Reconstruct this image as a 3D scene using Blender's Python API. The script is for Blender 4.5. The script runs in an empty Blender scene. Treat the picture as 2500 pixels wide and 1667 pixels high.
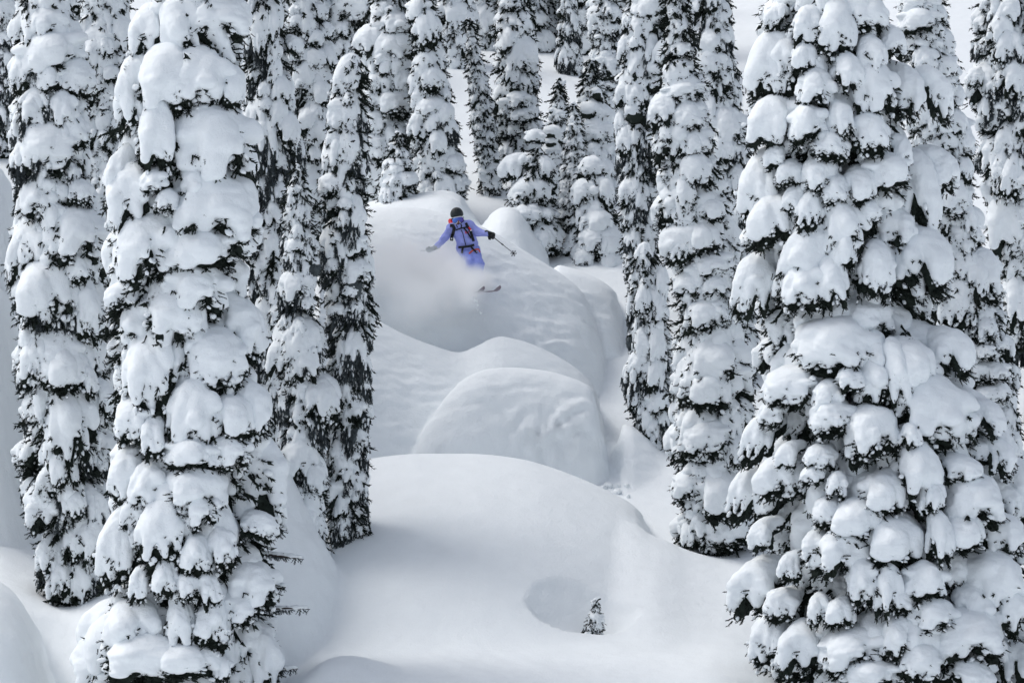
import bpy, math, random
import numpy as np
from mathutils import Vector, Matrix
from mathutils.bvhtree import BVHTree

S = bpy.context.scene
C = S.collection
R = math.radians

# ------------------------------------------------------------------ camera, sky, sun
cam_d = bpy.data.cameras.new('camera')
cam = bpy.data.objects.new('camera', cam_d); C.objects.link(cam)
cam.location = (0, 0, 0); cam.rotation_euler = (R(90), 0, 0)
cam_d.lens = 180; cam_d.sensor_width = 36; cam_d.clip_end = 2000; cam_d.clip_start = 1
S.camera = cam

world = bpy.data.worlds.new('World'); S.world = world; world.use_nodes = True
nt = world.node_tree; nt.nodes.clear()
wo = nt.nodes.new('ShaderNodeOutputWorld'); bg = nt.nodes.new('ShaderNodeBackground')
sky = nt.nodes.new('ShaderNodeTexSky'); sky.sky_type = 'NISHITA'; sky.sun_disc = False
sky.sun_elevation = R(56); sky.sun_rotation = R(285); sky.air_density = 1.0; sky.dust_density = 3.0; sky.ozone_density = 1.0
hs = nt.nodes.new('ShaderNodeHueSaturation'); hs.inputs['Saturation'].default_value = 0.5
nt.links.new(sky.outputs[0], hs.inputs['Color']); nt.links.new(hs.outputs[0], bg.inputs[0]); nt.links.new(bg.outputs[0], wo.inputs[0])
bg.inputs[1].default_value = 0.125

sun_d = bpy.data.lights.new('sun', 'SUN'); sun_d.energy = 1.0; sun_d.angle = R(22); sun_d.color = (1.0, 0.98, 0.95)
sun = bpy.data.objects.new('sun', sun_d); C.objects.link(sun)
sdir = Vector((math.sin(R(285)) * math.cos(R(56)), math.cos(R(285)) * math.cos(R(56)), math.sin(R(56))))
sun.rotation_euler = sdir.to_track_quat('Z', 'Y').to_euler()

vs = S.view_settings
S.display_settings.display_device = 'sRGB'
vs.view_transform = 'Standard'; vs.look = 'None'; vs.gamma = 1; vs.use_curve_mapping = False
vs.exposure = 0.30
S.cycles.diffuse_bounces = 4; S.cycles.max_bounces = 20; S.cycles.volume_bounces = 18
S.cycles.use_denoising = True

# ------------------------------------------------------------------ helpers
def P(px, py, Y):
    """a point of the photograph's plane (2500 px wide, 125 px per metre at 100 m) at depth Y"""
    return Vector(((px - 1250) * Y / 12500.0, Y, (833.5 - py) * Y / 12500.0))

def tag(o, label=None, cat=None, group=None, kind=None):
    if label: o['label'] = label
    if cat: o['category'] = cat
    if group: o['group'] = group
    if kind: o['kind'] = kind
    return o

def mesh_obj(name, me, parent=None, mats=()):
    for m in mats: me.materials.append(m)
    o = bpy.data.objects.new(name, me); C.objects.link(o)
    if parent: o.parent = parent
    return o

def np_mesh(name, V, quads=None, tris=None, smooth=True, mat_q=0, mat_t=0, smooth_t=None):
    me = bpy.data.meshes.new(name)
    V = np.asarray(V, dtype=np.float32)
    nq = 0 if quads is None else len(quads); ntr = 0 if tris is None else len(tris)
    loops = []
    if nq: loops.append(np.asarray(quads, dtype=np.int32).ravel())
    if ntr: loops.append(np.asarray(tris, dtype=np.int32).ravel())
    L = np.concatenate(loops)
    me.vertices.add(len(V)); me.vertices.foreach_set('co', V.ravel())
    me.loops.add(len(L)); me.loops.foreach_set('vertex_index', L)
    tot = np.concatenate([np.full(nq, 4, np.int32), np.full(ntr, 3, np.int32)])
    st = np.concatenate([[0], np.cumsum(tot)[:-1]]).astype(np.int32)
    me.polygons.add(nq + ntr)
    me.polygons.foreach_set('loop_start', st); me.polygons.foreach_set('loop_total', tot)
    me.polygons.foreach_set('use_smooth', np.concatenate([np.full(nq, smooth), np.full(ntr, smooth if smooth_t is None else smooth_t)]))
    me.polygons.foreach_set('material_index', np.concatenate([np.full(nq, mat_q, np.int32), np.full(ntr, mat_t, np.int32)]))
    me.update(calc_edges=True); me.validate()
    return me

def surface_nets(F, org, h):
    """vectorised naive surface nets; F < 0 inside"""
    nx, ny, nz = F.shape
    ins = F < 0
    cs = [(i, j, k) for i in (0, 1) for j in (0, 1) for k in (0, 1)]
    cnt = np.zeros((nx-1, ny-1, nz-1), np.int16)
    for i, j, k in cs: cnt += ins[i:nx-1+i, j:ny-1+j, k:nz-1+k]
    act = (cnt > 0) & (cnt < 8)
    idx = np.argwhere(act)
    ids = -np.ones(act.shape, np.int64); ids[act] = np.arange(len(idx))
    acc = np.zeros((len(idx), 3)); n = np.zeros(len(idx))
    base = idx
    for a in cs:
        for ax in range(3):
            if a[ax] == 1: continue
            b = list(a); b[ax] = 1
            fa = F[base[:, 0]+a[0], base[:, 1]+a[1], base[:, 2]+a[2]]
            fb = F[base[:, 0]+b[0], base[:, 1]+b[1], base[:, 2]+b[2]]
            m = (fa < 0) != (fb < 0)
            t = np.where(m, fa / np.where(m, fa - fb, 1), 0)
            p = np.tile(np.array(a, float), (len(idx), 1)); p[:, ax] = t
            acc += np.where(m[:, None], p, 0); n += m
    V = (idx + acc / n[:, None]) * h + np.array(org)
    quads = []
    # x edges
    def q(axis):
        sl_a = [slice(None)]*3; sl_b = [slice(None)]*3
        sl_a[axis] = slice(0, -1); sl_b[axis] = slice(1, None)
        A = ins[tuple(sl_a)]; B = ins[tuple(sl_b)]
        m = A != B
        o1, o2 = [(1, 2), (2, 0), (0, 1)][axis]
        e = np.argwhere(m)
        ok = (e[:, o1] > 0) & (e[:, o2] > 0) & (e[:, o1] < ids.shape[o1]) & (e[:, o2] < ids.shape[o2])
        e = e[ok]
        flip = A[tuple(e.T)]
        def g(d1, d2):
            f = e.copy(); f[:, o1] -= d1; f[:, o2] -= d2
            return ids[tuple(f.T)]
        Q = np.stack([g(1, 1), g(0, 1), g(0, 0), g(1, 0)], 1)
        Q[~flip] = Q[~flip][:, ::-1]
        return Q
    Q = np.concatenate([q(0), q(1), q(2)])
    Q = Q[(Q >= 0).all(1)]
    return V, Q

class Field:
    """signed distance field on a grid, built from round cones and ellipsoids"""
    def __init__(s, lo, hi, h):
        s.h = h; s.lo = np.array(lo, float)
        n = np.ceil((np.array(hi) - s.lo) / h).astype(int) + 1
        s.F = np.full(n, 1.0)
        s.ax = [s.lo[i] + h * np.arange(n[i]) for i in range(3)]
    def box(s, lo, hi):
        sl = []
        for i in range(3):
            a = max(0, int((lo[i] - s.lo[i]) / s.h)); b = min(s.F.shape[i], int((hi[i] - s.lo[i]) / s.h) + 2)
            sl.append(slice(a, max(b, a + 1)))
        X = s.ax[0][sl[0]][:, None, None]; Y = s.ax[1][sl[1]][None, :, None]; Z = s.ax[2][sl[2]][None, None, :]
        return tuple(sl), X, Y, Z
    def blend(s, sl, d, k):
        f = s.F[sl]
        hh = np.clip(0.5 + 0.5 * (f - d) / k, 0, 1)
        s.F[sl] = f * (1 - hh) + d * hh - k * hh * (1 - hh)
    def cone(s, a, b, ra, rb, k=0.05):
        a = np.array(a, float); b = np.array(b, float); m = max(ra, rb) + k * 1.5 + s.h
        sl, X, Y, Z = s.box(np.minimum(a, b) - m, np.maximum(a, b) + m)
        ba = b - a; L = max((ba * ba).sum(), 1e-9)
        t = np.clip(((X - a[0]) * ba[0] + (Y - a[1]) * ba[1] + (Z - a[2]) * ba[2]) / L, 0, 1)
        d = np.sqrt((X - a[0] - t*ba[0])**2 + (Y - a[1] - t*ba[1])**2 + (Z - a[2] - t*ba[2])**2) - (ra + (rb - ra) * t)
        s.blend(sl, d, k)
    def ell(s, c, r, k=0.05):
        c = np.array(c, float); r = np.array(r, float); m = r + k * 1.5 + s.h
        sl, X, Y, Z = s.box(c - m, c + m)
        q = np.sqrt(((X-c[0])/r[0])**2 + ((Y-c[1])/r[1])**2 + ((Z-c[2])/r[2])**2)
        g = np.sqrt(((X-c[0])/r[0]**2)**2 + ((Y-c[1])/r[1]**2)**2 + ((Z-c[2])/r[2]**2)**2) + 1e-6
        d = q * (q - 1) / g
        s.blend(sl, d, k)
    def noise(s, amp, freq, seed):
        rg = np.random.RandomState(seed)
        X = s.ax[0][:, None, None]; Y = s.ax[1][None, :, None]; Z = s.ax[2][None, None, :]
        n = 0
        for i in range(5):
            v = rg.normal(size=3); v /= np.linalg.norm(v); f = freq * (1 + 0.45 * i)
            n = n + np.sin(f * (v[0]*X + v[1]*Y + v[2]*Z) + rg.uniform(0, 6.28)) / (1 + 0.4 * i)
        s.F += amp * n
    def mesh(s):
        s.F[0] = s.F[-1] = 1; s.F[:, 0] = s.F[:, -1] = 1; s.F[:, :, 0] = s.F[:, :, -1] = 1
        return surface_nets(s.F, s.lo, s.h)

# ------------------------------------------------------------------ materials
def new_mat(name):
    m = bpy.data.materials.new(name); m.use_nodes = True
    return m, m.node_tree, m.node_tree.nodes['Principled BSDF']

def snow_mat(name, s1, s2, b1, b2, col=(0.845, 0.885, 0.91)):
    m, t, b = new_mat(name)
    tc = t.nodes.new('ShaderNodeTexCoord'); geo = t.nodes.new('ShaderNodeNewGeometry')
    n1 = t.nodes.new('ShaderNodeTexNoise'); n1.inputs['Scale'].default_value = s1; n1.inputs['Detail'].default_value = 5
    n2 = t.nodes.new('ShaderNodeTexNoise'); n2.inputs['Scale'].default_value = s2; n2.inputs['Detail'].default_value = 3
    t.links.new(geo.outputs['Position'], n1.inputs['Vector']); t.links.new(geo.outputs['Position'], n2.inputs['Vector'])
    r = t.nodes.new('ShaderNodeMix'); r.data_type = 'RGBA'
    r.inputs[6].default_value = (*[c * 0.96 for c in col], 1); r.inputs[7].default_value = (*[min(1, c * 1.03) for c in col], 1)
    t.links.new(n1.outputs[0], r.inputs[0]); t.links.new(r.outputs[2], b.inputs['Base Color'])
    bu = t.nodes.new('ShaderNodeBump'); bu.inputs['Strength'].default_value = b1; bu.inputs['Distance'].default_value = 0.06
    bv = t.nodes.new('ShaderNodeBump'); bv.inputs['Strength'].default_value = b2; bv.inputs['Distance'].default_value = 0.02
    t.links.new(n1.outputs[0], bu.inputs['Height']); t.links.new(n2.outputs[0], bv.inputs['Height'])
    t.links.new(bu.outputs[0], bv.inputs['Normal']); t.links.new(bv.outputs[0], b.inputs['Normal'])
    b.inputs['Roughness'].default_value = 0.75; b.inputs['Specular IOR Level'].default_value = 0.2
    return m

M_snow = snow_mat('tree_snow', 5, 40, 0.5, 0.35)
M_ground = snow_mat('ground_snow', 2.6, 30, 0.6, 0.45)

def needle_mat(name, c1, c2):
    m, t, b = new_mat(name)
    geo = t.nodes.new('ShaderNodeNewGeometry'); n = t.nodes.new('ShaderNodeTexNoise'); n.inputs['Scale'].default_value = 3.5
    t.links.new(geo.outputs['Position'], n.inputs['Vector'])
    r = t.nodes.new('ShaderNodeMix'); r.data_type = 'RGBA'; r.inputs[6].default_value = (*c1, 1); r.inputs[7].default_value = (*c2, 1)
    t.links.new(n.outputs[0], r.inputs[0]); t.links.new(r.outputs[2], b.inputs['Base Color'])
    b.inputs['Roughness'].default_value = 0.7; b.inputs['Specular IOR Level'].default_value = 0.15
    return m
M_needle = needle_mat('needles', (0.008, 0.013, 0.012), (0.026, 0.034, 0.026))
M_frost = needle_mat('frosted_needles', (0.02, 0.028, 0.03), (0.12, 0.14, 0.15))
M_dead = needle_mat('dead_needles', (0.035, 0.02, 0.014), (0.10, 0.045, 0.025))
def plain(name, col, rough=0.6, spec=0.3, metal=0):
    m, t, b = new_mat(name)
    geo = t.nodes.new('ShaderNodeNewGeometry'); n = t.nodes.new('ShaderNodeTexNoise'); n.inputs['Scale'].default_value = 18
    t.links.new(geo.outputs['Position'], n.inputs['Vector'])
    r = t.nodes.new('ShaderNodeMix'); r.data_type = 'RGBA'
    r.inputs[6].default_value = (*[c * 0.82 for c in col], 1); r.inputs[7].default_value = (*[min(1, c * 1.15) for c in col], 1)
    t.links.new(n.outputs[0], r.inputs[0]); t.links.new(r.outputs[2], b.inputs['Base Color'])
    b.inputs['Roughness'].default_value = rough; b.inputs['Specular IOR Level'].default_value = spec; b.inputs['Metallic'].default_value = metal
    return m
M_bark = plain('bark', (0.045, 0.035, 0.03), 0.9)

# ------------------------------------------------------------------ terrain
BY = np.array([-300, -40, -5, 5, 30, 55, 70, 82, 86, 88, 90, 92, 94, 96, 98, 100, 102, 104, 108, 112, 118, 126, 140, 170, 230, 400, 700.])
def zpx(py, Y): return (833.5 - py) * Y / 12500.0
BZ = np.array([40, 4, -1.7, -1.9, -8, -10.5, -9.2, zpx(1700, 82), zpx(1560, 86), zpx(1470, 88), zpx(1390, 90), zpx(1310, 92), zpx(1210, 94),
               zpx(1100, 96), zpx(985, 98), zpx(830, 100), zpx(670, 102), zpx(575, 104), zpx(400, 108), zpx(230, 112), zpx(60, 118),
               zpx(-120, 126), zpx(-420, 140), 28, 50, 120, 190.])
# steps: name, crest (px,py) polyline, Yc, bow, length of front, height of front, p, q
STEPS = [
 # front mound
 dict(c=[(560,1560),(640,1400),(700,1240),(800,1150),(860,1125),(1000,1110),(1180,1106),(1300,1122),(1400,1158),(1500,1205),(1565,1242),(1592,1275),(1606,1330),(1625,1450),(1660,1700)],
      Y=92.0, bow=0.006, L=7.5, H=3.9, p=1.5, q=1.0, k=0.35, b=0.35),
 # mid pillow, rear crest
 dict(c=[(780,640),(850,740),(930,785),(1000,822),(1080,850),(1138,868),(1160,852),(1190,817),(1235,822),(1300,838),(1360,868),(1420,907),(1470,955),(1488,1000),(1496,1100),(1505,1300)],
      Y=96.7, bow=0.003, L=1.7, H=2.3, p=1.35, q=1.15, k=0.05, b=0.22),
 # mid pillow, front lip
 dict(c=[(930,1260),(1000,1120),(1055,1015),(1100,948),(1145,911),(1200,896),(1300,898),(1390,918),(1440,940),(1470,965),(1482,1010),(1488,1100),(1500,1400)],
      Y=95.2, bow=0.006, L=0.95, H=2.3, p=2.3, q=1.9, k=0.26, b=0.4),
 # skier mound
 dict(c=[(740,640),(800,550),(850,515),(905,507),(1000,505),(1080,518),(1180,552),(1240,585),(1300,622),(1350,655),(1400,690),(1440,735),(1472,800),(1492,880),(1505,1000),(1530,1300)],
      Y=99.6, bow=0.014, L=2.15, H=3.9, p=1.75, q=1.5, k=0.05, b=0.12),
 # second shoulder right of it
 dict(c=[(1290,800),(1330,640),(1380,648),(1440,668),(1500,702),(1530,742),(1545,820),(1552,940),(1562,1060),(1580,1300)],
      Y=100.6, bow=0.02, L=1.5, H=3.6, p=2.4, q=2.0, k=0.10, b=0.2),
 # terrace right of the front mound
 dict(c=[(1380,1560),(1440,1420),(1500,1335),(1560,1306),(1610,1306),(1651,1341),(1706,1368),(1800,1415),(1950,1460),(2200,1500)], Y=90.4, bow=0.0, L=6.5, H=3.0, p=1.4, q=1.0, k=0.55, b=0.5),
 # rib below the gully spruces
 dict(c=[(1470,1300),(1484,1060),(1505,1012),(1560,1050),(1610,1090),(1660,1150),(1700,1230),(1760,1340)], Y=95.9, bow=0.0, L=2.6, H=2.2, p=1.4, q=1.1, k=0.15, b=0.3),
 # left banks
 dict(c=[(-900,200),(-300,300),(0,400),(40,450),(62,560),(72,700),(80,900)], Y=97, bow=0.0, L=2.0, H=3.5, p=2.2, q=1.8, k=0.15, b=0.2),
 dict(c=[(-900,500),(-300,640),(0,685),(30,715),(52,800),(66,960),(75,1150)], Y=94, bow=0.0, L=2.2, H=4.6, p=2.2, q=1.8, k=0.15, b=0.2),
 dict(c=[(-900,1200),(-200,1360),(0,1410),(50,1450),(95,1530),(125,1640),(150,1800)], Y=86, bow=0.0, L=2.0, H=2.0, p=2.2, q=1.8, k=0.15, b=0.4),
 # snow cone round the left trees
 dict(c=[(430,1250),(560,1000),(650,1040),(700,1130),(760,1260),(820,1390),(860,1462),(950,1555),(1080,1640),(1300,1740),(1500,1900)], Y=87.6, bow=0.0, L=2.6, H=2.6, p=1.5, q=1.1, k=0.3, b=0.6),
 # mound at the foot of the middle spruces, and behind the skier
 dict(c=[(1140,640),(1160,570),(1180,532),(1205,508),(1235,499),(1265,505),(1290,525),(1315,570),(1330,650)], Y=102.4, bow=0.35, L=1.3, H=1.4, p=2, q=1.7, k=0.15, b=0.25),
 dict(c=[(780,600),(860,505),(940,484),(1010,474),(1070,462),(1110,462),(1140,480),(1165,520),(1180,600)], Y=103.2, bow=0.06, L=1.8, H=1.3, p=2, q=1.4, k=0.35, b=0.15),
 # bank right of the gully, bottom lumps
 dict(c=[(700,1800),(745,1660),(780,1610),(840,1590),(900,1600),(960,1630),(1010,1680),(1060,1800)], Y=83.8, bow=0.05, L=1.6, H=1.2, p=1.8, q=1.5, k=0.3, b=0.3),
]
def vnoise(x, y, f, seed):
    rg = np.random.RandomState(seed); n = 0
    for i in range(7):
        a = rg.uniform(0, 6.28); ff = f * (0.6 + 0.25 * i)
        n = n + np.sin(ff * (np.cos(a) * x + np.sin(a) * y) + rg.uniform(0, 6.28) + 1.1*np.sin(ff * 0.53 * (np.sin(a) * x - np.cos(a) * y) + i)) / (1 + 0.5 * i)
    return n / 2.6
def smax(a, b, k):
    h = np.clip(0.5 + 0.5 * (a - b) / k, 0, 1)
    return b * (1 - h) + a * h + k * h * (1 - h)
def ground(x, y):
    x = np.asarray(x, float); y = np.asarray(y, float)
    z = np.interp(y, BY, BZ)
    far = np.clip((y - 101) / 8, 0, 1)
    z = z + 0.10 * vnoise(x, y, 0.7, 5) + 0.5 * far * vnoise(x, y, 0.33, 8) * np.clip(y / 100, 0, 3)
    # gullies at the left and right of the rib
    pxx = x * 12500 / np.maximum(y, 20) + 1250
    inn = (y > 80) & (y < 101)
    z = z - 0.5 * np.exp(-((pxx - 170) / 120) ** 2) * inn
    z = z + np.where(y > 60, 0.25 * np.clip((pxx - 1750) / 500, 0, 2), 0)
    z = z - 1.3 * np.clip((88.5 - y) / 4, 0, 1) * (y > 70) * (np.clip((780 - pxx) / 350, 0, 1) + (lambda q: q * q * (3 - 2 * q))(np.clip((pxx - 1720) / 380, 0, 1)))
    for i, s in enumerate(STEPS):
        c = np.array(s['c'], float); Y = s['Y']
        xc = (c[:, 0] - 1250) * Y / 12500; xm = xc.mean()
        Yx = Y + s['bow'] * (x - xm) ** 2 + 0.07 * vnoise(x, 0 * x, 0.9, 30 + i)
        zc = np.interp(x, xc, (833.5 - c[:, 1]) / 12500) * Yx
        # soften the traced polyline
        for dx in (-0.14, 0.14, -0.28, 0.28):
            zc = zc + np.interp(x + dx, xc, (833.5 - c[:, 1]) / 12500) * Yx
        zc = zc / 5
        zc = zc - 3.0 * np.maximum(0, xc[0] - x) - 3.0 * np.maximum(0, x - xc[-1])
        d = Yx - y
        t = np.clip(d / s['L'], 0, 1)
        drop = s['H'] * (1 - np.maximum(1 - t ** s['p'], 0) ** (1 / s['q'])) + np.maximum(d - s['L'], 0) * 2.0
        back = s['b'] * np.maximum(-d, 0) ** 1.2
        back = np.where(d < 0, s['b'] * (-np.minimum(d, 0)) ** 1.5 / (0.5 + np.abs(d)) * 1.2, 0)
        z = smax(z, zc - np.where(d > 0, drop, back), s['k'])
    # tree well with the buried little spruce
    bx, by = (1422 - 1250) * 86.8 / 12500, 86.8
    wob = 1 + .12 * vnoise(x, y, 3.1, 71)
    e = wob * ((x - bx) / 0.92) ** 2 + ((y - by) / 0.55) ** 2
    e2 = ((x - bx) / 1.0) ** 2 + ((y - by) / 0.95) ** 2
    z = z - np.where(y < by, 0.38 * np.clip(1 - e, 0, 1) ** 0.6, 0.38 * np.clip(1 - np.where(y < by, e, e2), 0, 1) ** 0.9)
    # crumbled snow at the foot of the mid pillow
    z = z + 0.09 * np.clip((96 - y) / 6, 0, 1) * np.exp(-((x + 5.5) / 3) ** 2) * vnoise(x, y, 2.6, 44)
    z = z + 0.02 * vnoise(x, y, 2.2, 9)
    # faint slide marks crossing the foot of the slope
    z = z + 0.022 * np.exp(-((x + .4 + (y - 84) * .55) / 1.5) ** 2) * np.clip((88.5 - y) / 3, 0, 1) * (y > 78) * vnoise((x + .55 * (y - 84)) * 3.2, (y - .55 * x) * .5, 2.4, 12)
    return z

def axis(*segs):
    out = []
    for a, b, st in segs:
        out += list(np.arange(a, b, st))
    return np.array(out + [segs[-1][1]])
gx = axis((-260, -60, 20), (-60, -20, 4), (-20, -10.5, .5), (-10.5, -3.6, .12), (-3.6, 3.4, .045), (3.4, 11, .12), (11, 20, .5), (20, 60, 4), (60, 260, 20))
gy = axis((-260, -20, 20), (-20, 60, 4), (60, 80, 1), (80, 93.5, .06), (93.5, 99.8, .024), (99.8, 102.5, .05), (102.5, 116, .16), (116, 140, .8), (140, 240, 5), (240, 700, 30))
GX, GY = np.meshgrid(gx, gy, indexing='ij')
GZ = ground(GX, GY)
V = np.stack([GX, GY, GZ], -1)
# steep faces get lumpy relief, pushed out along the horizontal
ddx = np.gradient(GZ, gx, axis=0); ddy = np.gradient(GZ, gy, axis=1)
steep = np.clip((np.hypot(ddx, ddy) - 0.55) / 1.2, 0, 1) * (GY > 81) * (GY < 103)
nrm = np.stack([-ddx, -ddy, np.ones_like(GZ)], -1); nrm /= np.linalg.norm(nrm, axis=-1, keepdims=True)
rel = 0.05 * vnoise(GX * 0.8 + GZ * .3, GZ * 1.9, 2.0, 21) + 0.024 * vnoise(GX, GZ * 2.4 + GY, 7.5, 22) + 0.02 * vnoise(GX + GY, GZ * 1.9, 17, 23)
mc = np.exp(-((GX - 0.75) / 1.15) ** 2 - ((GZ + 1.75) / .55) ** 2) * (GY > 93.4) * (GY < 95.7)
md = np.exp(-((GX - 0.55) / 0.5) ** 2 - ((GZ + .05) / .35) ** 2) * (GY > 96.6) * (GY < 98.6)
rel2 = np.abs(vnoise(GX, GZ * 1.5 + .5 * GY, 9, 61)) * .16 + .045 * vnoise(GX + .3 * GY, GZ * 1.4, 24, 62)
V += nrm * (rel * steep + rel2 * (mc + .8 * md) * np.clip(steep * 2, 0, 1))[..., None]
nxg, nyg = len(gx), len(gy)
I = np.arange(nxg * nyg).reshape(nxg, nyg)
Q = np.stack([I[:-1, :-1], I[1:, :-1], I[1:, 1:], I[:-1, 1:]], -1).reshape(-1, 4)
g = mesh_obj('snow_slope', np_mesh('snow_slope', V.reshape(-1, 3), Q), mats=[M_ground])
tag(g, 'deep untracked snow covering the steep slope with rounded pillows', kind='structure')

def gz(x, y): return float(ground(np.array([x]), np.array([y]))[0])

# ------------------------------------------------------------------ bough library
def tri_twigs(P0, D, L, rg, nb=9, wid=0.14):
    """bottle-brush twigs as loose triangles; P0, D: (n,3), L: (n,)"""
    n = len(P0)
    D = D / np.linalg.norm(D, axis=1, keepdims=True)
    A = np.cross(D, rg.normal(size=(n, 3))); A /= np.linalg.norm(A, axis=1, keepdims=True)
    B = np.cross(D, A)
    V = []; 
    # axis blade (two crossed)
    for a in (A, B):
        w = (L * 0.11)[:, None]
        V += [P0 - a * w, P0 + a * w, P0 + D * L[:, None] * 1.05]
    for i in range(nb):
        s = (0.08 + 0.85 * (i + rg.rand(n)) / nb)[:, None]
        ph = rg.rand(n)[:, None] * 6.283
        rad = np.cos(ph) * A + np.sin(ph) * B
        d = D * 0.85 + rad * (0.75 + 0.3 * rg.rand(n)[:, None])
        d /= np.linalg.norm(d, axis=1, keepdims=True)
        base = P0 + D * L[:, None] * s
        ln = (L * (0.42 - 0.15 * s[:, 0]))[:, None]
        side = np.cross(d, rad * 0.3 + D); side /= (np.linalg.norm(side, axis=1, keepdims=True) + 1e-6)
        w = (L * wid)[:, None]
        V += [base - side * w * .6, base + side * w * .6, base + d * ln]
    V = np.stack(V, 1).reshape(-1, 3)
    return V, np.arange(len(V)).reshape(-1, 3)

_ico = None
def ico():
    global _ico
    if _ico is None:
        t = (1 + 5 ** .5) / 2
        v = np.array([(-1,t,0),(1,t,0),(-1,-t,0),(1,-t,0),(0,-1,t),(0,1,t),(0,-1,-t),(0,1,-t),(t,0,-1),(t,0,1),(-t,0,-1),(-t,0,1)], float)
        v /= np.linalg.norm(v[0])
        f = [(0,11,5),(0,5,1),(0,1,7),(0,7,10),(0,10,11),(1,5,9),(5,11,4),(11,10,2),(10,7,6),(7,1,8),(3,9,4),(3,4,2),(3,2,6),(3,6,8),(3,8,9),(4,9,5),(2,4,11),(6,2,10),(8,6,7),(9,8,1)]
        vs = [tuple(a) for a in v]; cache = {}
        def mid(a, b):
            k = (min(a, b), max(a, b))
            if k not in cache:
                m = (np.array(vs[a]) + np.array(vs[b])) / 2; m /= np.linalg.norm(m); vs.append(tuple(m)); cache[k] = len(vs) - 1
            return cache[k]
        g = []
        for a, b, c in f:
            ab, bc, ca = mid(a, b), mid(b, c), mid(c, a); g += [(a, ab, ca), (b, bc, ab), (c, ca, bc), (ab, bc, ca)]
        _ico = (np.array(vs), np.array(g))
    return _ico
def crumbs(Pc, r, el, D, rg):
    v, f = ico(); n = len(Pc)
    D = D / np.linalg.norm(D, axis=1, keepdims=True)
    vv = v[None] * (1 + 0.22 * rg.normal(size=(n, len(v), 1)).clip(-1, 1))
    dot = (vv * D[:, None]).sum(-1, keepdims=True)
    vv = vv + D[:, None] * dot * (el - 1)
    V = Pc[:, None] + vv * r[:, None, None]
    F = f[None] + (np.arange(n) * len(v))[:, None, None]
    return V.reshape(-1, 3), F.reshape(-1, 3)

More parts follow.
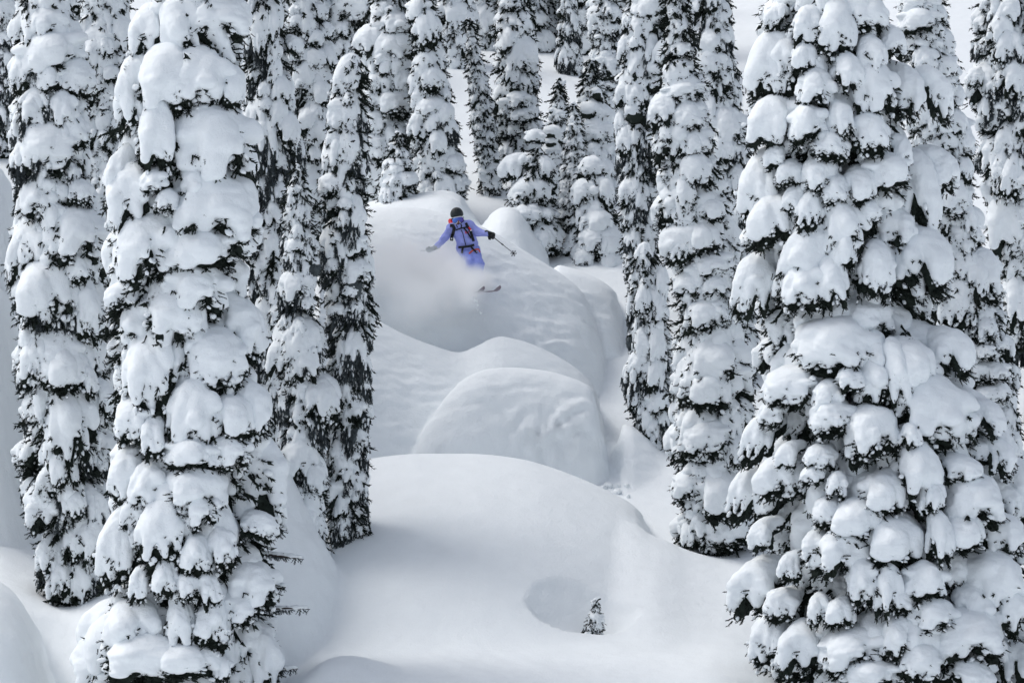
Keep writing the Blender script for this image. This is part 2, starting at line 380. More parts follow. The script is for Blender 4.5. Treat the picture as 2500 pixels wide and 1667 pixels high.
def bough_variant(seed, style):
    """unit bough: x 0..1 outwards, y -.5...5 across, z about +.2 (top) to -.85 (tips). Returns snow mesh, needle mesh"""
    rg = np.random.RandomState(seed)
    heavy = {'pillow': 1.22, 'heavy': 1.5, 'light': 1.0, 'hang': 0.9, 'cap': 1.35, 'thin': 0.55}[style]
    F = Field((-0.5, -0.9, -1.4), (1.45, 0.9, 0.6), 0.027 if style != 'light' else 0.023)
    sp = lambda t: np.array([t * 0.9, 0.06 * math.sin(3 * t + seed), 0.06 + 0.10 * t - 0.5 * t ** 2.4])
    k = 0.07 * heavy
    pts = []
    prev = sp(0)
    for i in range(1, 7):
        t = i / 6; q = sp(t)
        F.cone(prev + (0, 0, .04), q + (0, 0, .04), (0.15 - 0.03 * t) * heavy, (0.15 - 0.04 * t) * heavy, k)
        prev = q
    if style == 'cap':
        F.ell((0.42, rg.uniform(-.04, .04), -0.10), (0.44, 0.40, 0.32), k)
        for i in range(4):
            F.ell((rg.uniform(.3, .75), rg.uniform(-.32, .32), -.05 - rg.uniform(0, .25)), (rg.uniform(.16, .26), rg.uniform(.16, .26), rg.uniform(.12, .22)), .06)
    elif style != 'light':
        F.ell((0.34, rg.uniform(-.05, .05), 0.03), (0.34, 0.24 * heavy ** .5, 0.20 * heavy), k)
    nf = {'pillow': 8, 'heavy': 6, 'light': 9, 'hang': 9, 'cap': 9, 'thin': 7}[style]
    fin = []
    for i in range(nf):
        s = (i + 0.5) / nf * 2 - 1 + rg.uniform(-.12, .12)
        t0 = 0.62 * (1 - abs(s)) + rg.uniform(0, .15) + (0.12 if i % 2 else 0)
        a = sp(min(t0, .8))
        ey = 0.43 * np.sign(s) * abs(s) ** 0.8
        ex = 0.98 * math.sqrt(max(0.05, 1 - (s * 0.85) ** 2)) * rg.uniform(.72, 1.02)
        ez = -0.62 - 0.16 * rg.rand() + 0.12 * abs(s) + (rg.uniform(0, .35) if i % 2 else 0)
        if style == 'cap': ez = -.38 - .24 * rg.rand(); ex *= .95
        b = np.array([ex, ey, ez]) 
        m = (a + b) / 2 + np.array([0.12, 0, 0.17 + 0.06 * rg.rand()])
        fin.append((a, m, b, rg.uniform(.8, 1.25)))
    for a, m, b, w in fin:
        prev = a; N = 6
        for j in range(1, N + 1):
            u = j / N; q = (1-u)**2 * a + 2*u*(1-u) * m + u*u * b
            lump = 1 + 0.16 * math.sin(j * 2.3 + seed + w * 9)
            r1 = (0.125 - 0.065 * u ** 1.6) * heavy * w * lump; r0 = (0.125 - 0.065 * (u - 1/N) ** 1.6) * heavy * w * lump
            F.cone(prev, q, r0, r1, k * 0.7)
            if j >= 3: pts.append((q, q - prev, r1, w))
            prev = q
    F.noise(0.012, 7, seed + 3); F.noise(0.0055, 14, seed); F.noise(0.0035, 30, seed + 7)
    V, Q = F.mesh()
    # needles
    tp, td, tl = [], [], []
    dens = {'pillow': 9, 'heavy': 8, 'light': 11, 'hang': 15, 'cap': 9, 'thin': 13}[style]
    for q, d, r, w in pts:
        d = d / np.linalg.norm(d)
        for j in range(dens):
            off = rg.normal(size=3) * (0.035, 0.05, 0.03)
            p = q + off + np.array([-0.03, 0, -0.4 * r])
            v = d * rg.uniform(.2, 1.0) + np.array([0.12, 0, -0.35]) + rg.normal(size=3) * 0.38
            if style == 'hang': v = v * 0.35 + np.array([0, 0, -1.1])
            tp.append(p); td.append(v); tl.append(rg.uniform(.07, .13) * (1.9 if style == 'hang' else 1))
        # dark underside
        for j in range(int(dens * 1.0)):
            p = q * np.array([rg.uniform(.75, .98), rg.uniform(.8, 1), 1]) + np.array([0, 0, -rg.uniform(.08, .30)])
            v = np.array([rg.uniform(.0, 1), rg.uniform(-.6, .6), -rg.uniform(.1, .9)])
            if style == 'hang': v[2] -= 1.5
            tp.append(p); td.append(v); tl.append(rg.uniform(.10, .17) * (1.8 if style == 'hang' else 1))
    for i in range(90):
        t = rg.uniform(.05, .95); q = sp(t)
        p = q + np.array([0, rg.uniform(-.3, .3) * (.3 + .7 * min(1, t * 1.5)), -rg.uniform(.08, .34)])
        tp.append(p); td.append(np.array([rg.uniform(.0, 1), rg.uniform(-1, 1), -rg.uniform(0, .9)])); tl.append(rg.uniform(.12, .2))
    tp = np.array(tp); td = np.array(td); tl = np.array(tl)
    NV, NT = tri_twigs(tp, td, tl, rg)
    D_ = Field((-0.6, -1.0, -1.7), (1.5, 1.0, 0.5), 0.06)
    for i in range(5):
        D_.cone(sp(i / 6) - (0, 0, .12), sp((i + 1) / 6) - (0.03, 0, .15), .18, .15, .03)
    for a, m, b, w in fin:
        q1 = .3 * a + .4 * m + .3 * b; dn_ = rg.uniform(.12, .24)
        D_.cone(a * (.9, .9, 1) - (0.02, 0, .14), q1 * (.9, .95, 1) - (0.02, 0, .12), .15, .13, .03)
        D_.cone(q1 * (.9, .95, 1) - (.02, 0, .13), b * (.88, .93, 1) - (.02, 0, dn_), .13, .075, .03)
    DV, DQ = D_.mesh()
    DV = DV + rg.normal(size=DV.shape) * .016
    DT = np.concatenate([DQ[:, [0, 1, 2]], DQ[:, [0, 2, 3]]])
    NT = np.concatenate([NT, DT + len(NV)]); NV = np.concatenate([NV, DV])
    # small lumps of snow caught on the twigs
    sel = rg.rand(len(tp)) < {'pillow': 0.17, 'heavy': 0.14, 'light': 0.16, 'hang': 0.22, 'cap': .16, 'thin': .10}[style]
    dn = td[sel] / np.linalg.norm(td[sel], axis=1, keepdims=True)
    cp = tp[sel] + dn * tl[sel][:, None] * rg.uniform(.35, .8, size=(sel.sum(), 1)) + np.array([0.012, 0, 0.014])
    CV, CF = crumbs(cp, rg.uniform(.016, .042, size=sel.sum()) * (1.0 if style != 'hang' else .8), 1.6 if style != 'hang' else 2.6, dn, rg)
    SV = np.concatenate([V, CV])
    snow = np_mesh('snow_load', SV, Q, CF + len(V)); snow.materials.append(M_snow)
    nm = M_needle if style != 'hang' else M_frost
    need = np_mesh('bough', NV, None, NT, smooth=False); need.materials.append(nm)
    # joined version for far trees
    JV = np.concatenate([SV, NV])
    j = np_mesh('bough', JV, Q, np.concatenate([CF + len(V), NT + len(SV)]))
    mi = np.zeros(len(Q) + len(CF) + len(NT), np.int32); mi[len(Q) + len(CF):] = 1
    j.polygons.foreach_set('material_index', mi); j.materials.append(M_snow); j.materials.append(nm)
    return snow, need, j

LIB = {}
for st, n in (('pillow', 6), ('heavy', 5), ('light', 5), ('hang', 4), ('cap', 7), ('thin', 2)):
    LIB[st] = [bough_variant(100 * len(st) + 7 * i + 3, st) for i in range(n)]

# ------------------------------------------------------------------ spruces
NB = 0
def place_bough(tree, tloc, center, az, sx, sy, sz, style, rnd, split, roll=0.0):
    """az: direction in the ground plane, 0 = towards the camera, + = to the right"""
    global NB
    ang = az - math.pi / 2                       # local x -> world direction
    snow, need, joined = rnd.choice(LIB[style])
    d = Vector((math.cos(ang), math.sin(ang), 0))
    org = center - d * (0.55 * sx) + Vector((0, 0, 0.28 * sz))
    mir = 1 if rnd.random() < .5 else -1
    mat = Matrix.Translation(org - tloc) @ Matrix.Rotation(ang, 4, 'Z') @ Matrix.Rotation(roll, 4, 'X') @ Matrix.Rotation(rnd.uniform(-.12, .12), 4, 'Y') @ Matrix.Diagonal((sx, sy, sz, 1))
    if split:
        o = bpy.data.objects.new('bough', need); C.objects.link(o); o.parent = tree; o.matrix_basis = mat
        s = bpy.data.objects.new('snow_load', snow); C.objects.link(s); s.parent = o
    else:
        o = bpy.data.objects.new('bough', joined); C.objects.link(o); o.parent = tree; o.matrix_basis = mat
    NB += 1
    return o

def trunk_mesh(pts, radii):
    V, Q = [], []; n = 8
    for (p, r) in zip(pts, radii):
        for i in range(n):
            a = i * 2 * math.pi / n; V.append((p.x + r * math.cos(a), p.y + r * math.sin(a), p.z))
    for j in range(len(pts) - 1):
        for i in range(n): Q.append((j*n + i, j*n + (i+1) % n, (j+1)*n + (i+1) % n, (j+1)*n + i))
    return np_mesh('trunk', V, Q)

def spruce(label, Y, prof, style, cell, seed, traced=(), mat=None, split=True, fill=1.0, fr=1.0, top=True, dens=1.0):
    """prof: (py, xleft, xright) rows in photo pixels; cell: size of a bough in metres (w, h)"""
    rnd = random.Random(seed)
    prof = sorted(prof); py = np.array([p[0] for p in prof], float)
    cx = np.array([(p[1] + p[2]) / 2 for p in prof]); hw = np.array([(p[2] - p[1]) / 2 for p in prof])
    k = Y / 12500.0
    zz = lambda v: (833.5 - v) * k
    zt, zb = zz(py[0]), zz(py[-1])
    axx = lambda z: (float(np.interp(833.5 - z / k, py, cx)) - 1250) * k
    rad = lambda z: float(np.interp(833.5 - z / k, py, hw)) * k
    bx = axx(zb); g0 = gz(bx, Y)
    tloc = Vector((bx, Y, min(g0, zb)))
    tree = bpy.data.objects.new('spruce_tree', None); C.objects.link(tree); tree.location = tloc
    tag(tree, label, 'spruce tree', 'snow-laden spruces on the slope')
    n = 14; zs = [tloc.z - .3 + (zt - tloc.z + .3) * i / (n - 1) for i in range(n)]
    rt = max(.05, min(.2, 0.016 * (zt - tloc.z)))
    tm = trunk_mesh([Vector((axx(z), Y, z)) - tloc for z in zs], [rt * (1 - .93 * i / (n - 1)) for i in range(n)])
    mesh_obj('trunk', tm, tree, [M_bark])
    cw, ch = cell
    zlow = max(zb, g0) - 0.02
    rg = np.random.RandomState(seed + 500)
    H = zt - zlow; nt_ = int(min(2600, 120 + 300 * H * max(hw) * k / (cell[0] / .5)))
    zz_ = zlow + H * rg.rand(nt_) ** 1.15; rr = np.array([rad(q) for q in zz_]) * (0.2 + 0.6 * rg.rand(nt_)); ph = rg.rand(nt_) * 6.283
    pp = np.stack([np.array([axx(q) for q in zz_]) + rr * np.cos(ph), Y + rr * np.sin(ph), zz_], 1) - np.array(tloc)
    dd = np.stack([np.cos(ph), np.sin(ph), -rg.uniform(.2, 1.2, nt_)], 1)
    NV_, NT_ = tri_twigs(pp, dd, rg.uniform(.28, .5, nt_) * cell[0], rg, nb=8, wid=.14)
    mesh_obj('inner_foliage', np_mesh('inner_foliage', NV_, None, NT_, smooth=False), tree, [M_needle])
    z = zt; cnt = 0; ga = rnd.random() * 6
    while z > zlow:
        r = rad(z) * fill
        w = min(cw, max(0.10, r * 1.25)) if r > 0.03 else 0.12
        w *= 1
        nlev = max(3, int(round(2 * math.pi * max(r, .05) / (w * .80) * dens)))
        for i in range(nlev):
            a = ga + i * 2 * math.pi / nlev + rnd.uniform(-.25, .25)
            aa = (a + math.pi) % (2 * math.pi) - math.pi
            if abs(aa) > 1.95 and rnd.random() < .55: continue        # the far side carries fewer boughs
            s = rnd.uniform(.62, 1.3) if rnd.random() < .8 else rnd.uniform(1.3, 1.75)
            ww, hh = w * s, ch * (w / cw) * s * rnd.uniform(.8, 1.2)
            re = max(r * rnd.uniform(.82, 1.06) * (1 + .08 * math.sin(2.1 * z / max(ch, .2) + seed) + .1 * math.sin(2 * aa + z * 1.7 + seed)), .04)
            sx = min(max(re, ww * .8), ww * 1.15)
            stl = style if isinstance(style, str) else rnd.choice(style)
            if s > 1.2 and stl in ('pillow', 'light'): stl = rnd.choice(('heavy', 'cap', 'cap', 'pillow'))
            if stl == 'cap': ww *= rnd.uniform(1.0, 1.4); hh *= rnd.uniform(.75, 1.05)
            if z > zt - 0.5 and stl in ('heavy',): stl = 'pillow'
            cz = z - hh * .35 + rnd.uniform(-.33, .33) * hh
            if cz - hh * .5 < zlow - .25: continue
            ctr = Vector((axx(z), Y, cz)) + Vector((math.sin(aa), -math.cos(aa), 0)) * (re - .42 * sx)
            o = place_bough(tree, tloc, ctr, aa, sx, ww, hh, stl, rnd, split, rnd.uniform(-.15, .15)); cnt += 1
        ga += 0.9
        z -= ch * (w / cw) * 0.70 / dens
    for (x, y, w, h) in traced:
        zc = zz(y); r = rad(zc) * 1.02
        dx = (x - 1250) * k - axx(zc)
        sn = max(-.96, min(.96, dx / max(r, .1)))
        a = math.asin(sn) * 0.9
        yy = Y - math.sqrt(max(0.05, 1 - sn * sn)) * r
        kk = yy / Y                                        # nearer, so a little smaller for the same look
        ww = w * k * kk * 1.32; hh = h * k * kk * 1.14
        sx = min(max(0.5 * r, ww * .8), ww * 1.1)
        ctr = Vector(((x - 1250) * k * kk, yy + .30 * sx, (833.5 - y) * k * kk + .06 * hh))
        st = rnd.choice(('cap', 'cap', 'cap', 'heavy')) if w > h * .95 else rnd.choice(('heavy', 'cap', 'heavy', 'pillow'))
        place_bough(tree, tloc, ctr, a, sx, ww, hh, st, rnd, split, rnd.uniform(-.2, .2)); cnt += 1
    return tree, cnt

def tr(off, s, L): return [(off[0] + a * s, off[1] + b * s, c * s, d * s) for a, b, c, d in L]
c1, c6, c4, c3, c9 = .542, .542, .542, .542, .2551
T_L4 = tr((0,0), c1, [(790,140,190,230),(980,70,260,170),(650,170,160,200),(590,420,170,250),(740,350,260,240),(900,350,260,230),(1030,400,160,180),
   (700,620,170,250),(545,790,130,200),(950,670,330,330),(970,950,330,300),(560,900,210,260),(640,1120,280,280),(900,1110,300,180),(1070,1090,150,110),
   (540,1350,150,120),(880,1290,260,200),(780,1430,240,190),(1060,1480,260,240),(690,810,120,90),(750,920,90,100),(1110,1010,120,100)]) + \
  tr((0,817), c4, [(640,180,250,320),(600,400,180,190),(680,480,110,150),(950,130,250,240),(870,380,210,270),(1040,400,180,180),(1140,350,160,220),(870,560,200,130),
   (1030,540,160,130),(560,640,140,200),(670,690,160,190),(870,700,260,190),(890,790,150,140),(720,880,240,270),(520,960,170,270),(1170,880,140,120),(880,1010,140,160),
   (990,980,110,160),(620,1130,90,120),(740,1100,120,140),(840,1160,120,130),(920,1160,110,140),(1130,1150,220,190),(810,1290,150,210),(960,1310,170,210),(580,1350,240,210),
   (650,1490,350,190),(1080,1230,150,130),(1190,1480,140,210),(1010,1510,70,100),(830,1500,300,150)])
T_L1 = tr((0,0), c1, [(200,90,170,120),(220,240,260,180),(225,360,100,110),(330,360,160,160),(140,480,100,110),(200,670,260,220),(280,510,110,150),(160,890,170,160),(240,980,90,120),
   (365,880,110,110),(340,1080,250,230),(340,1210,110,120),(180,1330,260,250),(390,1390,130,210),(90,1170,120,200),(90,330,110,140),(330,600,120,130)]) + \
  tr((0,817), c4, [(165,100,150,190),(300,430,200,300),(265,620,130,190),(410,930,130,170),(460,290,120,140),(230,170,120,120),(330,760,90,100)])
T_R1 = tr((1650,0), c3, [(730,130,180,210),(590,130,130,140),(440,300,220,270),(580,270,110,120),(775,330,130,130),(640,410,150,150),(890,270,130,150),(890,410,190,210),
   (430,570,190,190),(600,580,150,160),(740,550,100,150),(880,620,160,170),(700,680,150,120),(450,720,100,90),(510,790,110,110),(640,790,150,150),(830,840,140,140),(380,840,200,260),
   (530,910,90,110),(610,960,120,160),(870,950,90,90),(960,780,200,150),(1050,420,150,210),(1180,430,110,190),(1110,900,190,310),(1020,690,80,120),(430,1020,210,210),(760,1040,180,210),
   (770,1130,110,160),(590,1160,180,250),(350,1310,140,250),(580,1320,190,190),(690,1280,130,190),(910,1220,140,210),(1130,1200,250,260),(1200,770,130,160),(720,870,130,130),
   (870,60,200,140),(450,90,90,100),(970,200,110,130)]) + \
  tr((1650,817), c6, [(720,50,330,220),(520,240,240,160),(690,290,120,130),(780,220,130,90),(440,350,110,110),(390,480,130,190),(700,400,190,150),(1060,140,220,190),(1000,180,140,230),
   (1250,110,160,190),(870,480,220,230),(1180,340,330,260),(1060,470,90,90),(510,540,100,90),(650,560,120,100),(460,640,190,160),(620,640,100,80),(730,690,80,100),(1090,600,200,190),
   (950,710,190,160),(1310,620,160,120),(1160,730,100,120),(1330,770,240,210),(340,720,140,210),(690,800,120,120),(830,850,250,170),(990,930,260,190),(760,1010,230,190),(390,900,110,110),
   (620,960,120,110),(520,1050,100,110),(840,1130,130,180),(960,1170,120,190),(1190,930,110,180),(1280,900,200,140),(1140,1140,170,160),(1170,1270,200,140),(740,1260,120,110),(640,1250,90,110),
   (370,1170,200,210),(480,1230,140,130),(800,1410,280,170),(430,1390,150,210),(560,1440,180,190),(1000,1370,140,140),(1300,1390,280,210),(1440,1130,230,240),(1480,920,180,180),
   (900,1530,250,120),(1110,1490,170,160),(1330,1530,200,110),(1500,1260,160,190),(1420,380,130,130),(1480,560,120,140)])
T_C14 = tr((1650,0), c3, [(60,520,110,110),(100,640,120,110),(80,780,130,140),(120,1080,140,120),(40,870,90,110),(160,960,110,90),(160,1190,160,90),(170,1290,100,80),(50,1280,120,90),(130,1440,160,140),(30,1130,100,110)]) + \
  tr((1650,817), c6, [(180,130,250,200),(150,270,200,160),(120,480,210,150),(70,690,150,120),(200,750,220,210),(60,910,80,110),(270,540,90,120),(230,900,120,120)])
T_C13 = tr((1500,0), c9, [(350,90,260,240),(250,250,200,260),(110,480,150,230),(200,420,130,120),(90,900,170,200),(200,900,200,300),(100,1350,170,260),(60,1180,150,220),(350,1350,140,200)])
T_C16 = tr((1500,0), c9, [(930,400,270,230),(900,610,280,270),(1080,1230,330,360),(1010,1450,240,230),(850,820,150,200),(740,110,240,300),(460,520,160,210)])
T_C14b = tr((1500,0), c9, [(660,490,200,130),(580,700,260,230),(670,890,330,140),(450,1080,260,290),(700,1150,300,210),(770,1390,210,210),(570,130,120,110),(640,260,180,180),(500,1290,150,160)])
T_C2 = tr((800,0), .4464, [(370,140,150,110),(220,230,150,140),(380,240,150,120),(320,370,90,90),(400,430,140,110),(250,460,90,100),(220,550,120,110),(340,570,200,140),(250,670,130,130),(230,790,150,110),(350,770,90,120)])
T_C3 = tr((800,0), .4464, [(530,160,150,180),(500,60,120,120),(590,670,120,110),(510,690,130,140),(600,780,100,120),(560,590,140,110),(640,620,110,110),(700,900,110,90)])
T_R3 = tr((1650,0), c3, [(1470,130,100,120),(1490,210,90,140),(1500,50,90,100),(1530,350,120,140),(1490,990,180,240),(1540,1370,120,200),(1520,800,90,180),(1350,360,60,80),(1450,780,60,80)])
T_R2 = tr((1650,0), c3, [(1110,110,160,110),(1130,280,100,110),(1220,300,90,90),(1210,780,130,140),(1230,870,110,120),(1320,980,80,130),(1300,640,100,110),(1280,560,80,90),(1400,1250,120,180),(1300,770,90,100)])
T_L8 = tr((600,380), .2551, [(790,290,230,200),(950,470,130,110),(940,620,110,170),(1080,600,150,200),(1020,850,230,200),(830,1080,160,150),(1030,1120,260,230),(860,790,130,100),(1000,1310,130,120),(850,1480,150,120)]) + \
  tr((600,0), .2551, [(950,750,250,330),(880,1130,110,150),(1000,1330,140,170),(830,1330,120,170),(980,960,90,100)]) + \
  tr((0,817), c4, [(1550,100,80,120),(1520,540,80,100),(1540,780,60,110)])
T_L7 = tr((600,380), .2551, [(470,340,110,110),(430,440,70,120),(470,880,150,140),(490,740,110,130),(460,1260,270,280),(600,1430,120,120)]) + \
  tr((0,817), c4, [(1360,130,110,150),(1420,310,190,200),(1350,560,150,180),(1420,640,110,130),(1260,110,110,150)])
T_L6 = tr((600,0), .2551, [(700,900,200,220),(600,1170,250,230),(540,800,130,150),(660,560,200,180),(480,220,120,140),(680,370,130,130),(780,560,140,170),(780,300,130,130),(460,110,100,100),(440,960,100,120),(620,1330,90,110),(650,1470,120,130)])
T_L5 = tr((600,0), .2551, [(270,250,140,300),(280,500,130,250),(290,700,120,220),(320,880,160,220),(310,1100,190,260),(400,1260,220,260),(480,450,170,170),(170,870,120,120),(190,1000,120,130),(130,400,110,260),(40,150,90,260),(160,1250,130,170)])
T_L3 = tr((0,0), c1, [(420,250,130,160),(540,160,100,140),(380,140,90,110),(440,390,70,70),(490,340,80,70),(470,210,70,80)])
T_C7 = tr((800,0), .4464, [(1190,930,90,100),(1090,890,90,80),(1000,920,130,120),(1140,760,100,70),(1050,1180,130,60)])
T_C12 = tr((800,0), .4464, [(1440,930,120,110),(1400,1070,130,130),(1510,1060,110,140),(1480,1220,150,120),(1450,1310,150,120),(1540,1350,130,130),(1540,1450,130,120),(1400,1420,100,90)])
T_C6 = tr((800,0), .4464, [(1000,230,100,130),(1010,400,80,110),(1060,340,100,90),(1060,140,100,90),(1040,560,110,90),(1050,640,120,80)])
T_C15 = tr((1500,650), .2551, [(440,180,200,320),(440,430,180,250),(270,330,150,250),(250,770,150,250),(230,950,170,220),(400,770,170,300),(380,1050,170,300),(600,1100,140,250),(170,1250,120,200),(420,1300,200,200)])

TREES = [
 # label, Y, profile, style, cell, seed, traced, split
 ('huge snow-plastered spruce filling the left foreground, right of the drooping dark-skirted column', 84, [(-260,440,520),(-60,390,575),(100,320,590),(150,270,605),(300,255,600),(450,245,640),(600,250,630),(800,250,590),(1000,262,680),(1200,245,705),(1400,198,695),(1550,200,675),(1700,190,685)],
    ('pillow','heavy','cap'), (.85,.85), 1, T_L4, True),
 ('narrow left-edge spruce column with big caps over black drooping skirts at its foot', 90, [(-160,90,150),(-40,40,170),(100,28,190),(300,22,230),(500,34,245),(700,32,260),(900,34,268),(1000,38,265),(1200,54,275),(1350,80,278),(1540,110,275)],
    ('pillow','heavy','hang'), (.62,.66), 2, T_L1, True),
 ('dark frosted spruce cut off by the left edge behind the first column', 108, [(-200,-30,30),(0,-50,50),(200,-60,55),(400,-40,45),(430,-20,30)], ('light','hang'), (.45,.42), 3, (), False),
 ('rounded spruce with stacked snow knobs between the two biggest left trees', 93, [(-220,250,300),(0,190,330),(200,185,330),(330,200,340),(500,210,330),(700,200,320),(1000,220,320),(1250,230,310)], ('pillow','light','cap'), (.5,.5), 4, T_L3, True),
 ('slender spruce sheathed in one long white snow streak behind the huge left tree', 95, [(-180,640,680),(0,590,700),(150,590,710),(300,590,740),(450,590,740),(600,600,740),(760,610,740),(1000,620,740),(1120,630,740)], ('hang','pillow'), (.55,.65), 5, T_L5, True),
 ('full conical spruce with even snow lumps left of the frosted hanging one', 98, [(-240,750,780),(-60,700,790),(100,690,810),(200,700,830),(350,690,830),(450,680,800),(560,680,790),(800,690,790),(1050,690,790)], ('pillow','light','cap'), (.6,.6), 6, T_L6, True),
 ('small pointed spruce with a spiky bare top beside the huge left tree', 88.1, [(405,722,730),(450,702,752),(500,692,765),(560,690,772),(640,690,775),(700,675,778),(800,665,790),(1000,680,795),(1150,680,800),(1300,690,800),(1440,740,830)], ('hang','pillow','light'), (.42,.46), 7, T_L7, True),
 ('tall frosted spruce with hanging grey twigs at the left rim of the open snow', 88.6, [(140,850,880),(220,815,895),(350,790,900),(500,775,902),(650,785,905),(720,790,912),(780,800,935),(850,795,905),(1000,800,910),(1150,790,895),(1280,800,900),(1390,810,880)], ('hang','pillow','hang'), (.55,.6), 8, T_L8, True),
 ('dark-boughed spruce above the frosted hanging tree, at the top of the picture', 112, [(-160,850,880),(-20,815,930),(100,800,900),(250,820,890),(350,830,890)], ('light',), (.62,.52), 9, (), True),
 ('broad spruce with wide flat snow cushions up the slope to the left of the skier', 105, [(-160,940,980),(0,900,1005),(120,878,1012),(250,868,1015),(350,862,1015),(480,860,1010)], ('pillow','heavy','cap'), (.62,.55), 10, T_C2, True),
 ('spruce with grey broken twigs and a bent snowy top standing above the skier', 104, [(-60,1030,1045),(20,1005,1060),(120,1000,1090),(200,990,1105),(300,1010,1125),(420,1000,1140),(500,980,1150)], ('pillow','light','hang'), (.46,.45), 11, T_C3, True),
 ('little rust-tinged spruce at the edge of the powder, left of the skier', 103, [(325,970,982),(380,945,1000),(440,925,1015),(500,910,1030)], ('light',), (.44,.36), 12, (), True),
 ('short pointed spruce group member right above the channel of open snow, top', 118, [(20,1110,1118),(60,1095,1135),(120,1080,1170),(200,1100,1180),(280,1110,1160)], ('light',), (.62,.52), 13, (), True),
 ('thin leaning spruce standing alone on the left of the middle grove', 106, [(45,1142,1148),(120,1138,1170),(200,1148,1192),(300,1152,1212),(400,1165,1222),(500,1180,1228)], ('light',), (.46,.36), 14, (), True),
 ('tall dark spruce in the middle grove with large caps on its upper half', 107, [(-140,1240,1256),(0,1212,1292),(120,1208,1308),(250,1204,1320),(400,1200,1332),(520,1205,1345),(620,1215,1350)], ('light','pillow','cap'), (.62,.52), 15, T_C6, True),
 ('dense green spruce at the foot of the middle grove, nearest the skier pole', 103, [(360,1308,1320),(420,1268,1350),(480,1232,1358),(560,1220,1380),(640,1250,1390)], ('light','pillow','cap'), (.58,.46), 16, T_C7, True),
 ('slim needle-tipped spruce between the grove and the reddish tree', 105.5, [(195,1363,1368),(260,1345,1385),(340,1325,1400),(440,1320,1400),(540,1330,1395)], ('light',), (.44,.36), 17, (), True),
 ('slim spruce with a sharp leader leaning on the rounded little spruce', 104, [(250,1396,1402),(320,1380,1425),(420,1370,1440),(520,1365,1430),(620,1360,1420)], ('light',), (.44,.36), 18, (), True),
 ('gaunt leaning spruce with bare branches poking from a snow-wrapped stem', 113, [(-60,1370,1390),(60,1360,1420),(150,1365,1420),(250,1370,1410)], ('light','hang'), (.36,.34), 19, (), True),
 ('spruce with rust-brown dead needles near its pointed top, right of the grove', 106, [(145,1440,1448),(200,1420,1468),(300,1400,1498),(380,1392,1518),(470,1395,1528)], ('light',), (.5,.4), 20, (), True),
 ('dark spruce with layered flat boughs behind the rust-needled one', 110, [(-100,1450,1500),(20,1435,1520),(120,1440,1520),(250,1440,1530),(330,1450,1520)], ('light','pillow','cap'), (.46,.4), 21, (), True),
 ('squat rounded spruce under thick caps at the lower end of the grove', 103, [(395,1440,1452),(450,1400,1480),(520,1380,1515),(600,1368,1540),(690,1368,1555)], ('pillow','heavy','cap'), (.5,.46), 22, T_C12, True),
 ('big shaggy spruce with long dark hanging boughs right of the grove', 99.5, [(-260,1590,1640),(-60,1540,1640),(60,1515,1640),(200,1508,1625),(350,1508,1620),(500,1510,1610),(620,1520,1610),(700,1530,1620)], ('hang','pillow'), (.56,.62), 23, T_C13, True),
 ('snow-smothered stem with a few bare twigs at the right rim of the mounds', 96.2, [(620,1540,1600),(700,1530,1620),(800,1535,1640),(900,1530,1640),(1000,1530,1650),(1080,1560,1680)], ('heavy','hang'), (.5,.62), 24, T_C15, True),
 ('tall thin-topped spruce with tiered caps just right of the open snow', 91.3, [(-70,1640,1655),(20,1625,1680),(150,1620,1700),(300,1590,1740),(450,1600,1770),(550,1620,1800),(700,1640,1825),(850,1635,1835),(1000,1640,1845),(1200,1640,1850),(1400,1670,1840)], ('pillow','light','cap'), (.66,.62), 25, T_C14 + T_C14b, True),
 ('wide snow-loaded spruce rising behind the thin-topped one below the pale sky gap', 99, [(-300,1690,1740),(-80,1680,1780),(80,1690,1800),(250,1700,1810),(400,1700,1850),(550,1710,1860),(750,1710,1860),(1000,1720,1860),(1150,1720,1850)], ('pillow','hang','heavy'), (.56,.56), 26, T_C16, True),
 ('massive right foreground spruce buried under countless snow cushions over black boughs', 84.5, [(-420,1960,2060),(-200,1890,2120),(0,1850,2170),(150,1835,2220),(300,1800,2250),(500,1822,2270),(700,1805,2310),(900,1812,2400),(1100,1822,2500),(1300,1825,2560),(1500,1815,2600),(1700,1815,2640)],
    ('pillow','heavy','cap'), (.82,.74), 27, T_R1, True),
 ('spruce close behind the right foreground tree with its needled right flank showing', 91, [(-200,2230,2270),(0,2190,2315),(200,2200,2350),(400,2230,2375),(600,2240,2415),(800,2300,2480),(1000,2350,2500),(1150,2380,2500)], ('pillow','light','cap'), (.55,.5), 28, T_R2, True),
 ('dark spruce with finely dusted needles at the right edge of the picture', 96, [(-260,2410,2480),(-60,2370,2560),(100,2362,2580),(250,2365,2590),(400,2395,2590),(550,2430,2590),(700,2440,2590),(850,2450,2590)], ('light','pillow','hang'), (.48,.44), 29, T_R3, True),
]
